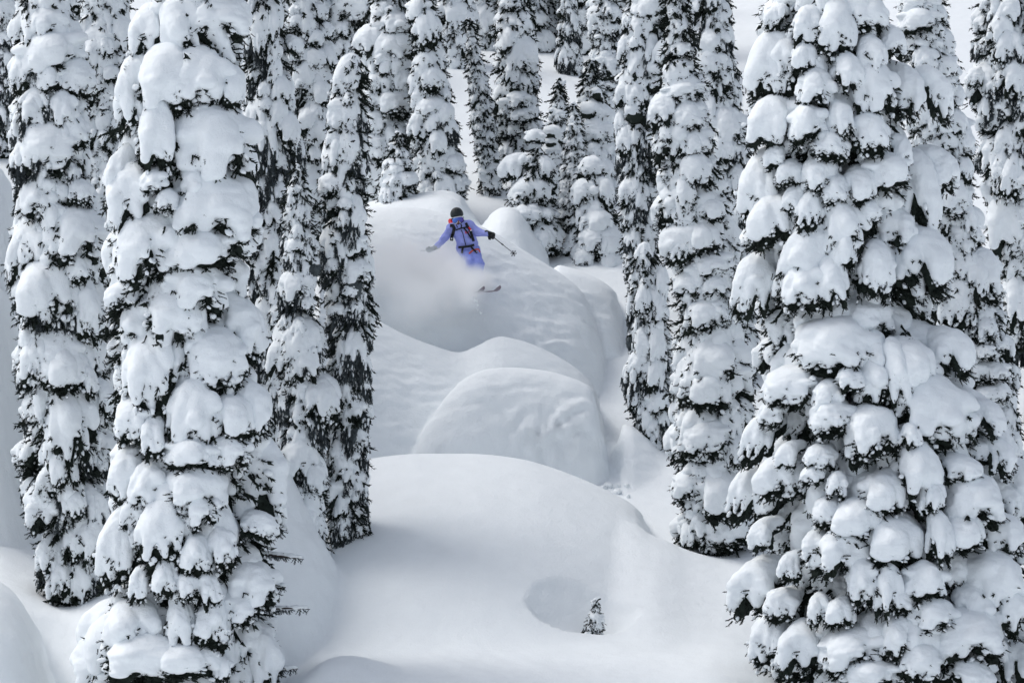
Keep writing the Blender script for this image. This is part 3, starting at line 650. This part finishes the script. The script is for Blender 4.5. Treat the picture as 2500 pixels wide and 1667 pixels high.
# further trees standing higher on the slope, behind the others
FAR = [
 ('far spruce at the top edge directly above the thin leaning one', 122, 1205, 95, 130), ('far dark spruce at the top edge over the middle grove', 125, 1345, 110, 130),
 ('far spruce peeping out at the top between broad cushions and bent top', 121, 985, 120, 230), ('far spruce in the gap above the frosted hanging tree', 118, 905, 90, 160),
 ('far spruce at the top edge beside the shaggy hanging one', 119, 1565, 120, 200), ('far spruce at the top between the streaked and the conical spruce', 116, 835, 110, 240),
 ('far spruce behind the snow-knobbed left tree', 112, 240, 130, 330), ('far spruce in the shade left of the streaked spruce', 112, 620, 120, 330),
 ('far spruce high up behind the reddish-needled tree', 124, 1425, 100, 120), ('far spruce whose crown shows right of the bent snowy top', 117, 1075, 100, 140),
 ('far spruce at the top edge between the grove and the dark layered one', 128, 1290, 100, 90), ('far spruce tucked behind the thin-topped tree near the top', 113, 1640, 130, 260),

 ('far spruce at the top edge just right of the thin leaning spruce', 116, 1185, 70, 130), ('far spruce standing in the gap between the grove and the gaunt stem', 117, 1335, 90, 190),
 ('far spruce at the top edge between the gaunt stem and the layered one', 121, 1405, 90, 110), ('far spruce behind the bent-topped tree near the top edge', 113, 1110, 90, 190),
 ('far spruce at the top above the shaggy spruce', 126, 1500, 100, 140), ('far spruce at the top edge left of the streaked spruce', 118, 590, 120, 200),
 ('far spruce at the top edge between conical and frosted spruces', 120, 770, 110, 160), ('far spruce filling the gap right of the first left column', 106, 180, 120, 300),
 ('far spruce behind the right shoulder of the thin-topped tree', 110, 1700, 120, 300),
 ('far spruce at the upper edge just left of the gaunt leaning stem', 119, 1362, 110, 230), ('far spruce directly behind the tall dark tree of the middle grove', 116, 1292, 100, 210),
 ('far spruce immediately left of the rust-needled tree, higher up', 116, 1432, 110, 250), ('far spruce behind the flat-cushioned tree, on its left flank', 114, 868, 120, 330),
 ('far spruce behind the frosted hanging tree, on its left flank', 112, 745, 130, 330), ('far spruce behind the shaggy hanging tree, on its right flank', 115, 1605, 120, 260),
]
def mixc(s): return s
total = 0
for (lab, Y, prof, style, cell, seed, traced, split) in TREES:
    hero = len(traced) > 60 or (traced and cell[0] > .7)
    t, n = spruce(lab, Y, prof, style, cell, seed, traced, split=split, fill=0.9 if hero else (0.98 if traced else 1.08), dens=0.9 if hero else 1.0)
    total += n; print(lab[:40], n)
for i, (lab, Y, px, w, base) in enumerate(FAR):
    prof = [(-330 + (i * 37) % 120, px - 5, px + 5), (-120, px - w * .5, px + w * .5), (base, px - w * .65, px + w * .65), (base + 60, px - w*.5, px + w*.5)]
    t, n = spruce(lab, Y, prof, ('light', 'pillow'), (.5, .44), 60 + i, (), split=False, fill=.95); total += n
# the tiny buried spruce in the tree well
t, n = spruce('tiny spruce tip poking out of the round hollow in the snow, alone', 86.75, [(1464,1453,1455),(1476,1447,1461),(1490,1440,1467),(1508,1432,1472),(1535,1420,1476),(1560,1416,1480)], ('thin','thin','light'), (.17,.13), 77, (), split=True)
print('boughs', total)
def twig(parent, pts, r):
    V_, Q_ = [], []; S_ = []; n = 5; o0 = parent.location
    for i, p in enumerate(pts):
        rr = r * (1 - .75 * i / (len(pts) - 1))
        for j in range(n): V_.append(p + Vector((0, rr * math.cos(j * 1.2566), rr * math.sin(j * 1.2566))) - o0)
    for i in range(len(pts) - 1):
        for j in range(n): Q_.append((n*i + j, n*i + (j+1) % n, n*i + n + (j+1) % n, n*i + n + j))
    b = mesh_obj('bare_branch', np_mesh('bare_branch', V_, Q_), parent, [M_bark])
    rg = np.random.RandomState(int(pts[0].x * 50) % 999)
    tp = np.array([pts[0].lerp(pts[-1], rg.rand()) - o0 + Vector((0, 0, -.01)) for _ in range(60)]); td = rg.normal(size=(60, 3)) * .6 + np.array([.3, 0, -.8])
    nv, nt_ = tri_twigs(tp, td, rg.uniform(.05, .11, 60), rg, nb=6)
    mesh_obj('twigs', np_mesh('twigs', nv, None, nt_, smooth=False), b, [M_frost])
    cp = np.array([pts[0].lerp(pts[-1], u) - o0 + Vector((0, 0, r * 1.5)) for u in np.linspace(.05, .9, 14)])
    cv, cf = crumbs(cp, rg.uniform(.025, .045, 14), 1.6, np.tile([1., 0, 0], (14, 1)), rg)
    mesh_obj('snow_load', np_mesh('snow_load', cv, None, cf), b, [M_snow])
big = [o for o in C.objects if o.name.startswith('spruce_tree') and 'filling the left foreground' in o.get('label', '')][0]
for (a, b_, c_) in (((640,1352),(690,1358),(742,1365)), ((640,1430),(670,1436),(698,1433)), ((640,1488),(700,1484),(757,1487)), ((640,1640),(700,1634),(728,1632))):
    twig(big, [P(*a, 83.6), P(*b_, 83.4), P(*c_, 83.3)], .022)
rim = [o for o in C.objects if o.name.startswith('spruce_tree') and 'bare twigs at the right rim' in o.get('label', '')][0]
for (a, b_) in (((1600,693),(1546,692)), ((1603,795),(1537,797)), ((1625,850),(1592,862)), ((1640,945),(1598,958))):
    twig(rim, [P(*a, 96.6), P((a[0]+b_[0])/2, (a[1]+b_[1])/2 + 3, 96.5), P(*b_, 96.4)], .014)


# ------------------------------------------------------------------ the skier
YS = 98.0
def W(px, py, dy=0.0):
    p = P(px, py, YS); p.y += dy
    return p
def tuples(*a): return [tuple(p) for p in a]
M_jacket = plain('jacket_cloth', (0.33, 0.37, 0.80), 0.7, 0.2)
M_trouser = plain('trouser_cloth', (0.28, 0.34, 0.80), 0.7, 0.2)
M_black = plain('black_webbing', (0.012, 0.014, 0.018), 0.6)
M_helmet = plain('helmet_shell', (0.016, 0.022, 0.024), 0.55, 0.4)
M_red = plain('red_webbing', (0.75, 0.02, 0.03), 0.5)
M_orange = plain('orange_cloth', (0.80, 0.13, 0.05), 0.6)
M_skin = plain('skin', (0.26, 0.13, 0.10), 0.55)
M_white = plain('white_plastic', (0.75, 0.76, 0.8), 0.4)
M_ski = plain('ski_topsheet', (0.22, 0.17, 0.2), 0.35, 0.5)
M_metal = plain('black_pole', (0.015, 0.015, 0.018), 0.35, 0.5)
m, t_, b_ = new_mat('goggle_lens')
tc = t_.nodes.new('ShaderNodeTexCoord'); sx_ = t_.nodes.new('ShaderNodeSeparateXYZ'); cr = t_.nodes.new('ShaderNodeValToRGB')
t_.links.new(tc.outputs['Generated'], sx_.inputs[0]); t_.links.new(sx_.outputs[0], cr.inputs[0]); t_.links.new(cr.outputs[0], b_.inputs['Base Color'])
cr.color_ramp.elements[0].color = (0.07, 0.24, 0.75, 1); cr.color_ramp.elements[1].color = (0.10, 0.03, 0.32, 1)
b_.inputs['Roughness'].default_value = 0.15; b_.inputs['Metallic'].default_value = 0.0
M_lens = m

def sdf_mesh(name, cones, h, k, mat, parent, nz=(0, 10), ells=()):
    A = np.array([c[0] for c in cones] + [c[1] for c in cones]) if cones else np.array([e[0] for e in ells])
    rmax = max([max(c[2], c[3]) for c in cones] + [max(e[1]) for e in ells]) + .05
    F = Field(A.min(0) - rmax, A.max(0) + rmax, h)
    for a, b, ra, rb in cones: F.cone(a, b, ra, rb, k)
    for c_, r_ in ells: F.ell(c_, r_, k)
    if nz[0]: F.noise(nz[0], nz[1], 5)
    V_, Q_ = F.mesh()
    o = mesh_obj(name, np_mesh(name, V_ - np.array(person.location), Q_), parent, [mat])
    return o

person = bpy.data.objects.new('person', None); C.objects.link(person)
person.location = W(1165, 700)
tag(person, 'skier in periwinkle jacket and trousers, black helmet, arms spread, legs hidden in flying powder', 'person')

hips = W(1146, 611, .05); waist = W(1141, 597, .02); chest = W(1127, 568, 0); neck = W(1121, 549, -.03); head = W(1117, 526, -.06)
shR = W(1103, 556, 0); elR = W(1086, 581, .06); wrR = W(1067, 601, .05)       # the arm on the left of the picture
shL = W(1145, 550, 0); elL = W(1168, 567, -.05); wrL = W(1190, 571, -.16)
knR = W(1150, 640, -.28); knL = W(1170, 645, -.30); anR = W(1138, 692, -.18); anL = W(1166, 692, -.22)
hpR = W(1137, 613, .03); hpL = W(1154, 612, .03)
torso = [(tuple(W(1133, 606, .03)), tuple(W(1149, 605, .03)), .155, .155), (tuple(W(1131, 590, 0)), tuple(W(1148, 589, 0)), .135, .14),
         (tuple(W(1120, 566, 0)), tuple(W(1138, 565, 0)), .135, .135), (tuple(hips), tuple(chest), .15, .15),
         (tuple(shR), tuple(shL), .088, .088), (tuple(chest), tuple(neck), .12, .085),
         (tuple(shR), tuple(elR), .088, .07), (tuple(elR), tuple(wrR), .07, .055),
         (tuple(shL), tuple(elL), .09, .074), (tuple(elL), tuple(wrL), .074, .056),
         (tuple(W(1113, 551, -.04)), tuple(W(1133, 548, -.04)), .075, .08), (tuple(W(1122, 550, -.06)), tuple(W(1123, 547.5, -.08)), .085, .082)]
legs = [(tuple(W(1135, 612, .03)), tuple(W(1155, 611, .03)), .14, .14), (tuple(hpR), tuple(knR), .125, .088), (tuple(hpL), tuple(knL), .13, .095),
        (tuple(knR), tuple(anR), .09, .075), (tuple(knL), tuple(anL), .095, .075)]
# one continuous figure: body under the clothes, with face and gloved hands as its parts
jacket = sdf_mesh('jacket', torso, .016, .045, M_jacket, person, (.0048, 34))
trousers = sdf_mesh('trousers', legs, .016, .035, M_trouser, person, (.0045, 34))
face = sdf_mesh('head', [(tuple(W(1120, 541, -.04)), tuple(W(1121, 549, -.03)), .06, .06)], .009, .02, M_skin, person,
                ells=[(tuple(W(1117.5, 530, -.07)), (.082, .1, .115)), (tuple(W(1119.6, 540.5, -.175)), (.014, .03, .02)), (tuple(W(1120, 544, -.15)), (.03, .02, .012)), (tuple(W(1120, 548, -.13)), (.035, .03, .02))])
def box_cut_dome(name, c, r, rot, zcut, mat, parent):
    """a shell: the part of an ellipsoid above a tilted rim, with thickness"""
    import bmesh
    bm = bmesh.new(); bmesh.ops.create_uvsphere(bm, u_segments=28, v_segments=20, radius=1)
    for v in bm.verts: v.co = Vector((v.co.x * r[0], v.co.y * r[1], v.co.z * r[2]))
    bmesh.ops.bisect_plane(bm, geom=bm.verts[:] + bm.edges[:] + bm.faces[:], plane_co=(0, 0, zcut), plane_no=(0, -.22, 1), clear_inner=True)
    bmesh.ops.rotate(bm, verts=bm.verts, cent=(0, 0, 0), matrix=Matrix.Rotation(rot, 3, 'Y'))
    bmesh.ops.solidify(bm, geom=bm.faces[:], thickness=0.018)
    for f in bm.faces: f.smooth = True
    me = bpy.data.meshes.new(name); bm.to_mesh(me); bm.free()
    o = mesh_obj(name, me, parent, [mat]); o.location = Vector(c) - person.location
    return o
helmet = box_cut_dome('helmet', W(1115.3, 523.5, -.03), (.125, .15, .135), R(-9), -.035, M_helmet, person)
# vents and rear dial band on the helmet
def ribbon(name, pts, w, th, mat, parent, origin, up=None):
    """a flat webbing strap through pts (world), facing the camera side"""
    V_, Q_ = [], []
    n = len(pts)
    for i, p in enumerate(pts):
        d = (pts[min(i+1, n-1)] - pts[max(i-1, 0)]).normalized()
        nrm_ = Vector((0, -1, .1)) if up is None else up
        s_ = d.cross(nrm_).normalized(); f_ = s_.cross(d).normalized()
        if f_.y > 0: f_ = -f_
        for a, b in ((-1, 0), (1, 0), (1, 1), (-1, 1)):
            V_.append(p + s_ * (w / 2 * a) + f_ * (th * b) - origin)
    for i in range(n - 1):
        for j in range(4): Q_.append((4*i + j, 4*i + (j+1) % 4, 4*i + 4 + (j+1) % 4, 4*i + 4 + j))
    Q_.append((3, 2, 1, 0)); Q_.append((4*n-4, 4*n-3, 4*n-2, 4*n-1))
    return mesh_obj(name, np_mesh(name, V_, Q_, smooth=False), parent, [mat])
for vx in (1111, 1118):
    ribbon('vent', [W(vx - 1.2, 514, -.155), W(vx + .6, 511, -.125)], .012, .012, M_black, helmet, helmet.location + person.location)
# goggles: frame, lens, strap round the helmet
def arc_band(name, cx_, cy_, halfw, z0, z1, rad_, mat, parent, notch=0.0, bulge=0, n=16, rot=R(-8)):
    V_, Q_ = [], []
    c = W(cx_, cy_, -.05)
    for i in range(n + 1):
        a = -halfw + 2 * halfw * i / n
        lo_ = z0 + notch * math.exp(-(a / .22) ** 2); hi_ = z1
        e_ = 1 - abs(2 * i / n - 1) ** 5 * .45
        mid_ = (z0 + z1) / 2; lo_ = mid_ + (lo_ - mid_) * e_; hi_ = mid_ + (hi_ - mid_) * e_
        for rr_, zz2 in ((rad_, lo_), (rad_ + .012, lo_ + .004), (rad_ + .016 + bulge, (lo_ + hi_) / 2), (rad_ + .012, hi_ - .004), (rad_, hi_)):
            q = Vector((math.sin(a) * rr_, -math.cos(a) * rr_, zz2)); q.rotate(Matrix.Rotation(rot, 3, 'Y')); V_.append(c + q - person.location)
    for i in range(n):
        for j in range(4): Q_.append((5*i + j, 5*i + 5 + j, 5*i + 6 + j, 5*i + 1 + j))
        Q_.append((5*i + 4, 5*i + 9, 5*i + 5, 5*i))
    return mesh_obj(name, np_mesh(name, V_, Q_), parent, [mat])
arc_band('goggle_frame', 1118.4, 537.0, 1.05, -.078, .064, .110, M_white, person, notch=.045)
arc_band('goggle_lens', 1118.4, 537.0, .95, -.064, .046, .119, M_lens, person, notch=.045, bulge=.004)
arc_band('goggle_strap', 1117, 533.5, 1.75, -.018, .02, .109, M_black, helmet, n=24).location = -helmet.location
# collar opening and zip lie on the jacket, found by casting onto it
dg = bpy.context.evaluated_depsgraph_get(); dg.update()
def bvh(o):
    vs_ = [v.co + person.location for v in o.data.vertices]
    return BVHTree.FromPolygons(vs_, [tuple(p.vertices) for p in o.data.polygons])
BJ, BT = bvh(jacket), bvh(trousers)
def on(px, py, lift=.006, both=True):
    d = P(px, py, YS).normalized(); best = None
    for b in ((BJ, BT) if both else (BJ,)):
        h = b.ray_cast(Vector((0, 0, 0)), d)
        if h[0] is not None and (best is None or h[3] < best): best = h[3]
    if best is None: best = (W(px, py, -.1)).length
    return d * (best - lift)
def path(pl, lift=.006, n=5):
    out = []
    for (a, b) in zip(pl[:-1], pl[1:]):
        for i in range(n): out.append(on(a[0] + (b[0]-a[0]) * i / n, a[1] + (b[1]-a[1]) * i / n, lift))
    out.append(on(*pl[-1], lift)); return out
O = person.location
K7 = lambda x, y: (1020 + x * .1658, 480 + y * .1658)
K5 = lambda x, y: (1080 + x * .06376, 500 + y * .06376)
ribbon('zip', path([K5(720, 960), K5(790, 1120), K5(840, 1330), K5(900, 1560)]), .014, .004, M_black, jacket, O)
ribbon('pocket_zip', path([K5(540, 720), K5(550, 810), K5(590, 880)]), .014, .004, M_black, jacket, O)
ribbon('collar_zip', path([K5(710, 740), K5(735, 800), K5(715, 890)]), .022, .004, M_black, jacket, O)
ribbon('collar_edge', path([K5(430, 690), K5(560, 715), K5(650, 735), K5(720, 700), K5(830, 620)], .01), .012, .005, M_black, jacket, O)
# chest mark: two small red letter shapes, H H, on the jacket
for bx_ in (885, 955):
    sc = 55
    for seg in ([(0, 0), (0, 1.6)], [(.85, 0), (.85, 1.6)], [(0, .8), (.85, .8)]):
        ribbon('chest_letter', path([K5(bx_ + seg[0][0]*sc, 1005 + seg[0][1]*sc), K5(bx_ + seg[1][0]*sc, 1015 + seg[1][1]*sc)], .007, 2), .011, .003, M_red, jacket, O)
# glove: a palm and five bent fingers, continuous
def glove(name, wr, tip, side, parent, mat, curl, s=1.0):
    ax = (tip - wr).normalized(); sd = side.normalized(); nm_ = ax.cross(sd).normalized()
    palm = wr + ax * .05 * s
    cones = [(tuple(wr - ax * .03), tuple(wr + ax * .02), .05 * s, .047 * s)]
    for j in range(4):
        o_ = (j - 1.5) * .024 * s
        k0 = wr + ax * .095 * s + sd * o_
        cones.append((tuple(wr + ax * .03 * s + sd * o_ * .7), tuple(k0), .026 * s, .021 * s))
        L1 = (.042, .05, .047, .036)[j] * s
        k1 = k0 + (ax * math.cos(curl) + nm_ * math.sin(curl)) * L1
        k2 = k1 + (ax * math.cos(2.2 * curl) + nm_ * math.sin(2.2 * curl)) * L1 * .8
        k3 = k2 + (ax * math.cos(3.2 * curl) + nm_ * math.sin(3.2 * curl)) * L1 * .55
        cones += [(tuple(k0), tuple(k1), .019 * s, .0175 * s), (tuple(k1), tuple(k2), .0175 * s, .016 * s), (tuple(k2), tuple(k3), .016 * s, .014 * s)]
    t0 = wr + ax * .03 * s - sd * .035 * s; t1 = t0 + (ax * .6 - sd * .8 + nm_ * .5).normalized() * .045 * s; t2 = t1 + (ax * .8 + nm_ * .8).normalized() * .04 * s
    cones += [(tuple(t0), tuple(t1), .022 * s, .019 * s), (tuple(t1), tuple(t2), .019 * s, .016 * s)]
    return sdf_mesh(name, cones, .0085, .008, mat, parent)
M_gloveL = plain('black_glove', (0.012, 0.014, 0.014), .6)
M_glovesnow = plain('snowy_glove', (0.22, 0.25, 0.26), .8)
glove('glove', wrL + Vector((.01, 0, 0)), W(1207, 577, -.2), Vector((0.3, -.2, 1)), person, M_gloveL, 0.75, 1.12)
tag(glove('glove', wrR + Vector((-.01, 0, -.01)), W(1049, 612, .03), Vector((.35, -.5, .8)), person, M_glovesnow, 0.5, 1.1), 'glove dusted pale grey with snow')
for kx, kz in ((knR, anR), (knL, anL)):
    d_ = (kz - kx).normalized()
    sdf_mesh('boot', [(tuple(kz - d_ * .02), tuple(kz + d_ * .14), .085, .07), (tuple(kz + d_ * .15 + Vector((0, .06, 0))), tuple(kz + d_ * .14 + Vector((.03, -.20, -.03))), .06, .05)], .014, .03, M_black, person)

# backpack worn over the jacket
pack = bpy.data.objects.new('backpack', None); C.objects.link(pack); pack.location = W(1128, 590, .15)
tag(pack, 'black ski backpack with chest and waist straps worn over the periwinkle jacket', 'backpack')
def pm(name, cones, h, k, mat, ells=()):
    o = sdf_mesh(name, cones, h, k, mat, pack, ells=ells); o.data.transform(Matrix.Translation(person.location - pack.location)); return o
pm('pack_bag', [(tuple(W(1112, 562, .24)), tuple(W(1134, 560, .24)), .12, .12), (tuple(W(1128, 598, .24)), tuple(W(1142, 598, .24)), .11, .11), (tuple(W(1118, 565, .24)), tuple(W(1136, 598, .24)), .12, .12)], .02, .03, M_black)
pm('bag_pocket', [(tuple(W(1099.5, 539, .10)), tuple(W(1103, 549, .03)), .045, .05), (tuple(W(1103, 549, .03)), tuple(W(1109, 552, .08)), .05, .05)], .012, .02, M_red)
PO = pack.location
ribbon('shoulder_strap', path([K5(300, 800), K5(400, 800), K5(450, 900), K5(430, 1050), K5(370, 1200), K5(350, 1380)], .016), .062, .014, M_black, pack, PO)
ribbon('shoulder_strap', path([K5(900, 690), K5(940, 790), K5(1010, 900), K5(1080, 1010), K5(1130, 1180), K5(1200, 1400)], .016), .05, .014, M_black, pack, PO)
ribbon('chest_strap', path([K5(520, 970), K5(640, 925), K5(760, 895), K5(940, 860)], .02), .026, .008, M_black, pack, PO)
ribbon('load_strap', path([K5(820, 900), K5(930, 1010), K5(1010, 1140), K5(1100, 1280)], .02), .028, .008, M_black, pack, PO)
ribbon('whistle_tube', path([K5(1010, 860), K5(1100, 975)], .036), .028, .012, M_red, pack, PO)
ribbon('buckle', path([K5(1060, 990), K5(1130, 985)], .038, 2), .02, .01, M_white, pack, PO)
ribbon('buckle', path([K5(335, 1300), K5(380, 1300)], .034, 2), .03, .008, M_white, pack, PO)
ribbon('waist_strap', path([K7(600, 748), K7(700, 740), K7(780, 728), K7(830, 712)], .02), .042, .01, M_black, pack, PO)
ribbon('leg_strap', path([K7(665, 745), K7(655, 790), K7(650, 835)], .03), .04, .008, M_black, pack, PO)
ribbon('leg_strap', path([K7(785, 740), K7(820, 780), K7(875, 830)], .03), .036, .008, M_black, pack, PO)
ribbon('orange_loop', path([K7(755, 840), K7(800, 800), K7(850, 778), K7(895, 775), K7(915, 820)], .014), .026, .006, M_orange, pack, PO)
ribbon('buckle', path([K7(862, 815), K7(888, 815)], .042, 2), .014, .006, M_white, pack, PO)

# poles
def pole(a, b, label, basket=True, vis=True):
    root = bpy.data.objects.new('ski_pole', None); C.objects.link(root); root.location = a; tag(root, label, 'ski pole', 'ski poles in the skier\'s hands')
    d = (b - a); q = d.to_track_quat('Z', 'Y').to_matrix()
    def tube(name, s0, s1, r0, r1, mat, n=10):
        V_, Q_ = [], []
        for s_, r_ in ((s0, r0), (s1, r1)):
            for i in range(n): V_.append(q @ Vector((r_ * math.cos(i*6.2832/n), r_ * math.sin(i*6.2832/n), 0)) + d * s_)
        for i in range(n): Q_.append((i, (i+1) % n, n + (i+1) % n, n + i))
        me = np_mesh(name, V_, Q_)
        return mesh_obj(name, me, root, [mat])
    tube('grip', -.14, .02, .018, .02, M_black); tube('shaft_upper', .0, .5, .0095, .009, M_metal); tube('shaft_lower', .5, 1.0, .0075, .007, M_metal); tube('clamp', .46, .52, .014, .014, M_black)
    tube('tip', 1.0, 1.05, .006, .001, M_metal)
    c = d * .97
    import bmesh
    bm = bmesh.new()
    bmesh.ops.create_cone(bm, segments=12, radius1=.024, radius2=.02, depth=.014, cap_ends=True)
    for i in range(6):
        a_ = i * math.pi / 3
        r1 = bmesh.ops.create_cube(bm, size=1, matrix=Matrix.Rotation(a_, 4, 'Z') @ Matrix.Translation((.032, 0, 0)) @ Matrix.Diagonal((.026, .008, .008, 1)))
        # open ring at the end of each spoke
        for j in range(7):
            w_ = a_; t0 = -2.3 + j * 4.6 / 7; p0 = Vector((.05, 0, 0)) + Vector((math.cos(t0) * .011, math.sin(t0) * .011, 0)); 
            bmesh.ops.create_cube(bm, size=1, matrix=Matrix.Rotation(w_, 4, 'Z') @ Matrix.Translation(p0) @ Matrix.Rotation(t0, 4, 'Z') @ Matrix.Diagonal((.007, .010, .008, 1)))
    bmesh.ops.transform(bm, matrix=Matrix.Translation(c) @ q.to_4x4(), verts=bm.verts)
    me = bpy.data.meshes.new('basket'); bm.to_mesh(me); bm.free(); mesh_obj('basket', me, root, [M_black])
    return root
hl = W(1199, 575, -.2)
pole(hl, W(1255.5, 622.5, -1.05), 'black ski pole with a six-lobed basket held out on the right of the skier')
pole(W(1056, 609, .02), W(1000, 614, .95), 'ski pole in the snow-dusted hand, trailing left, faint in the powder')

# skis
def ski(tip, back, label, roll):
    d = (tip - back); L = d.length; ax = d.normalized()
    V_, Q_ = [], []; n = 36
    sd = ax.cross(Vector((0, 0, 1))).normalized(); sd.rotate(Matrix.Rotation(roll, 3, ax)); up = sd.cross(ax).normalized()
    for i in range(n + 1):
        t = i / n; s_ = t * L
        w_ = .052 + .010 * math.cos((t - .5) * 2 * math.pi + math.pi) + .004
        if t > .9: w_ = .064 * math.sqrt(max(0.0008, 1 - ((t - .9) / .1) ** 2.2))
        if t < .04: w_ *= .6 + 10 * t
        z_ = .19 * max(0, t - .84) ** 2 * 26 * L / 1.8 + .05 * max(0, .08 - t) * 4
        th = .016 if .2 < t < .85 else .009
        c = back + ax * s_ + up * z_
        for a_, b_2 in ((-1, 0), (1, 0), (1, 1), (-1, 1)): V_.append(c + sd * w_ * a_ + up * th * b_2 - back)
    for i in range(n):
        for j in range(4): Q_.append((4*i + j, 4*i + (j+1) % 4, 4*i + 4 + (j+1) % 4, 4*i + 4 + j))
    Q_ += [(3, 2, 1, 0), (4*n, 4*n+1, 4*n+2, 4*n+3)]
    root = bpy.data.objects.new('ski', None); C.objects.link(root); root.location = back; tag(root, label, 'ski', 'the skier\'s two skis')
    mesh_obj('ski_board', np_mesh('ski_board', V_, Q_, smooth=False), root, [M_ski])
    # binding: toe and heel piece
    V2 = []; Q2 = []
    for s0, s1, hh_ in ((.42, .47, .05), (.52, .62, .06)):
        b0 = len(V2)
        for s_ in (s0, s1):
            for a_, b_2 in ((-1, .016), (1, .016), (.7, .016 + hh_), (-.7, .016 + hh_)): V2.append(ax * s_ * L + sd * .035 * a_ + up * b_2)
        Q2 += [(b0, b0+1, b0+5, b0+4), (b0+1, b0+2, b0+6, b0+5), (b0+2, b0+3, b0+7, b0+6), (b0+3, b0, b0+4, b0+7), (b0+3, b0+2, b0+1, b0), (b0+4, b0+5, b0+6, b0+7)]
    mesh_obj('binding', np_mesh('binding', V2, Q2, smooth=False), root, [M_black])
    return root
ski(W(1184, 715, -.95), W(1070, 716, .40), 'ski whose tip shows on the left, just out of the powder below the skier', R(6))
ski(W(1223, 713, -.95), W(1110, 714, .40), 'ski whose tip shows on the right, just out of the powder below the skier', R(6))

# ------------------------------------------------------------------ flying powder (a real volume round the legs and trailing left)
LOBES = [(1132, 694, -.55, .42, 16), (1178, 690, -.55, .30, 14), (1150, 700, -.75, .30, 12), (1195, 694, -.6, .2, 9), (1100, 672, -.25, .55, 9), (1040, 668, -.1, .75, 4.5), (965, 660, -.1, .8, 3.0), (1080, 715, -.6, .65, 5.0), (1010, 730, -.6, .7, 3.0), (1150, 730, -.9, .35, 3), (1045, 618, .05, .30, 2.0), (1000, 605, .1, .4, 1.6), (1120, 648, -.35, .26, 8), (1165, 672, -.6, .26, 14), (1187, 680, -.6, .26, 14), (1168, 700, -.8, .16, 10), (1095, 625, .3, .4, 3), (920, 640, 0, .6, 1.6)]
def powder_mesh():
    F = Field((-3.9, 95.6, -0.6), (1.0, 99.9, 3.2), .08)
    for (px, py, dy, r) in [(q[0], q[1], q[2], q[3] * .95) for q in LOBES]:
        p = W(px, py, dy); F.ell(tuple(p), (r * 1.25, r * 1.1, r), .25)
    return F.mesh()
V_, Q_ = powder_mesh()
mv = bpy.data.materials.new('powder_air'); mv.use_nodes = True; t_ = mv.node_tree; t_.nodes.clear()
out = t_.nodes.new('ShaderNodeOutputMaterial'); pv = t_.nodes.new('ShaderNodeVolumeScatter'); pv.inputs['Color'].default_value = (.87, .94, 1, 1); pv.inputs['Anisotropy'].default_value = 0.0
geo = t_.nodes.new('ShaderNodeNewGeometry'); 
def node(ty, **kw):
    n = t_.nodes.new(ty)
    for a, b in kw.items(): setattr(n, a, b)
    return n
nz = node('ShaderNodeTexNoise'); nz.inputs['Scale'].default_value = 1.7; nz.inputs['Detail'].default_value = 6; nz.inputs['Roughness'].default_value = .6
t_.links.new(geo.outputs['Position'], nz.inputs['Vector'])
# soft lobes of density: sum of gaussian-like falloffs round points of the spray
acc = None
for (px, py, dy, r, dn) in LOBES:
    p = W(px, py, dy)
    vm = node('ShaderNodeVectorMath', operation='DISTANCE'); vm.inputs[1].default_value = p; t_.links.new(geo.outputs['Position'], vm.inputs[0])
    mr = node('ShaderNodeMapRange', interpolation_type='SMOOTHSTEP'); mr.inputs[1].default_value = 0; mr.inputs[2].default_value = r; mr.inputs[3].default_value = dn * 1.8; mr.inputs[4].default_value = 0
    t_.links.new(vm.outputs['Value'], mr.inputs[0])
    if acc is None: acc = mr.outputs[0]
    else:
        ad = node('ShaderNodeMath', operation='ADD'); t_.links.new(acc, ad.inputs[0]); t_.links.new(mr.outputs[0], ad.inputs[1]); acc = ad.outputs[0]
nr = node('ShaderNodeMapRange'); nr.inputs[1].default_value = .36; nr.inputs[2].default_value = .62; nr.inputs[3].default_value = 0.12; nr.inputs[4].default_value = 1.8
t_.links.new(nz.outputs[0], nr.inputs[0])
mu = node('ShaderNodeMath', operation='MULTIPLY'); t_.links.new(acc, mu.inputs[0]); t_.links.new(nr.outputs[0], mu.inputs[1])
t_.links.new(mu.outputs[0], pv.inputs['Density']); t_.links.new(pv.outputs[0], out.inputs['Volume'])
pw = mesh_obj('powder_cloud', np_mesh('powder_cloud', V_, Q_), mats=[mv]); tag(pw, 'spray of flying powder snow around the skier\'s legs', kind='stuff')
S.cycles.volume_step_rate = 2.0
# snow clods knocked loose below the skier and lying at the foot of the mid pillow
rg = np.random.RandomState(9); cl = []
for i in range(46):
    if i < 9: p = W(1165 + rg.normal() * 14, 725 + rg.rand() * 60, -1.3 - rg.rand() * .5); cl.append((p.x, p.y, p.z, rg.uniform(.008, .02)))
    else:
        x = rg.uniform(-.4, 2.2); y = 94.25 - abs(rg.normal()) * .3; cl.append((x, y, gz(x, y) + .01, rg.uniform(.03, .085)))
cl = np.array(cl); cv, cf = crumbs(cl[:, :3], cl[:, 3], 1.3, rg.normal(size=(len(cl), 3)), rg)
tag(mesh_obj('snow_clods', np_mesh('snow_clods', cv, None, cf), mats=[M_snow]), 'loose lumps of snow fallen below the skier', kind='stuff')
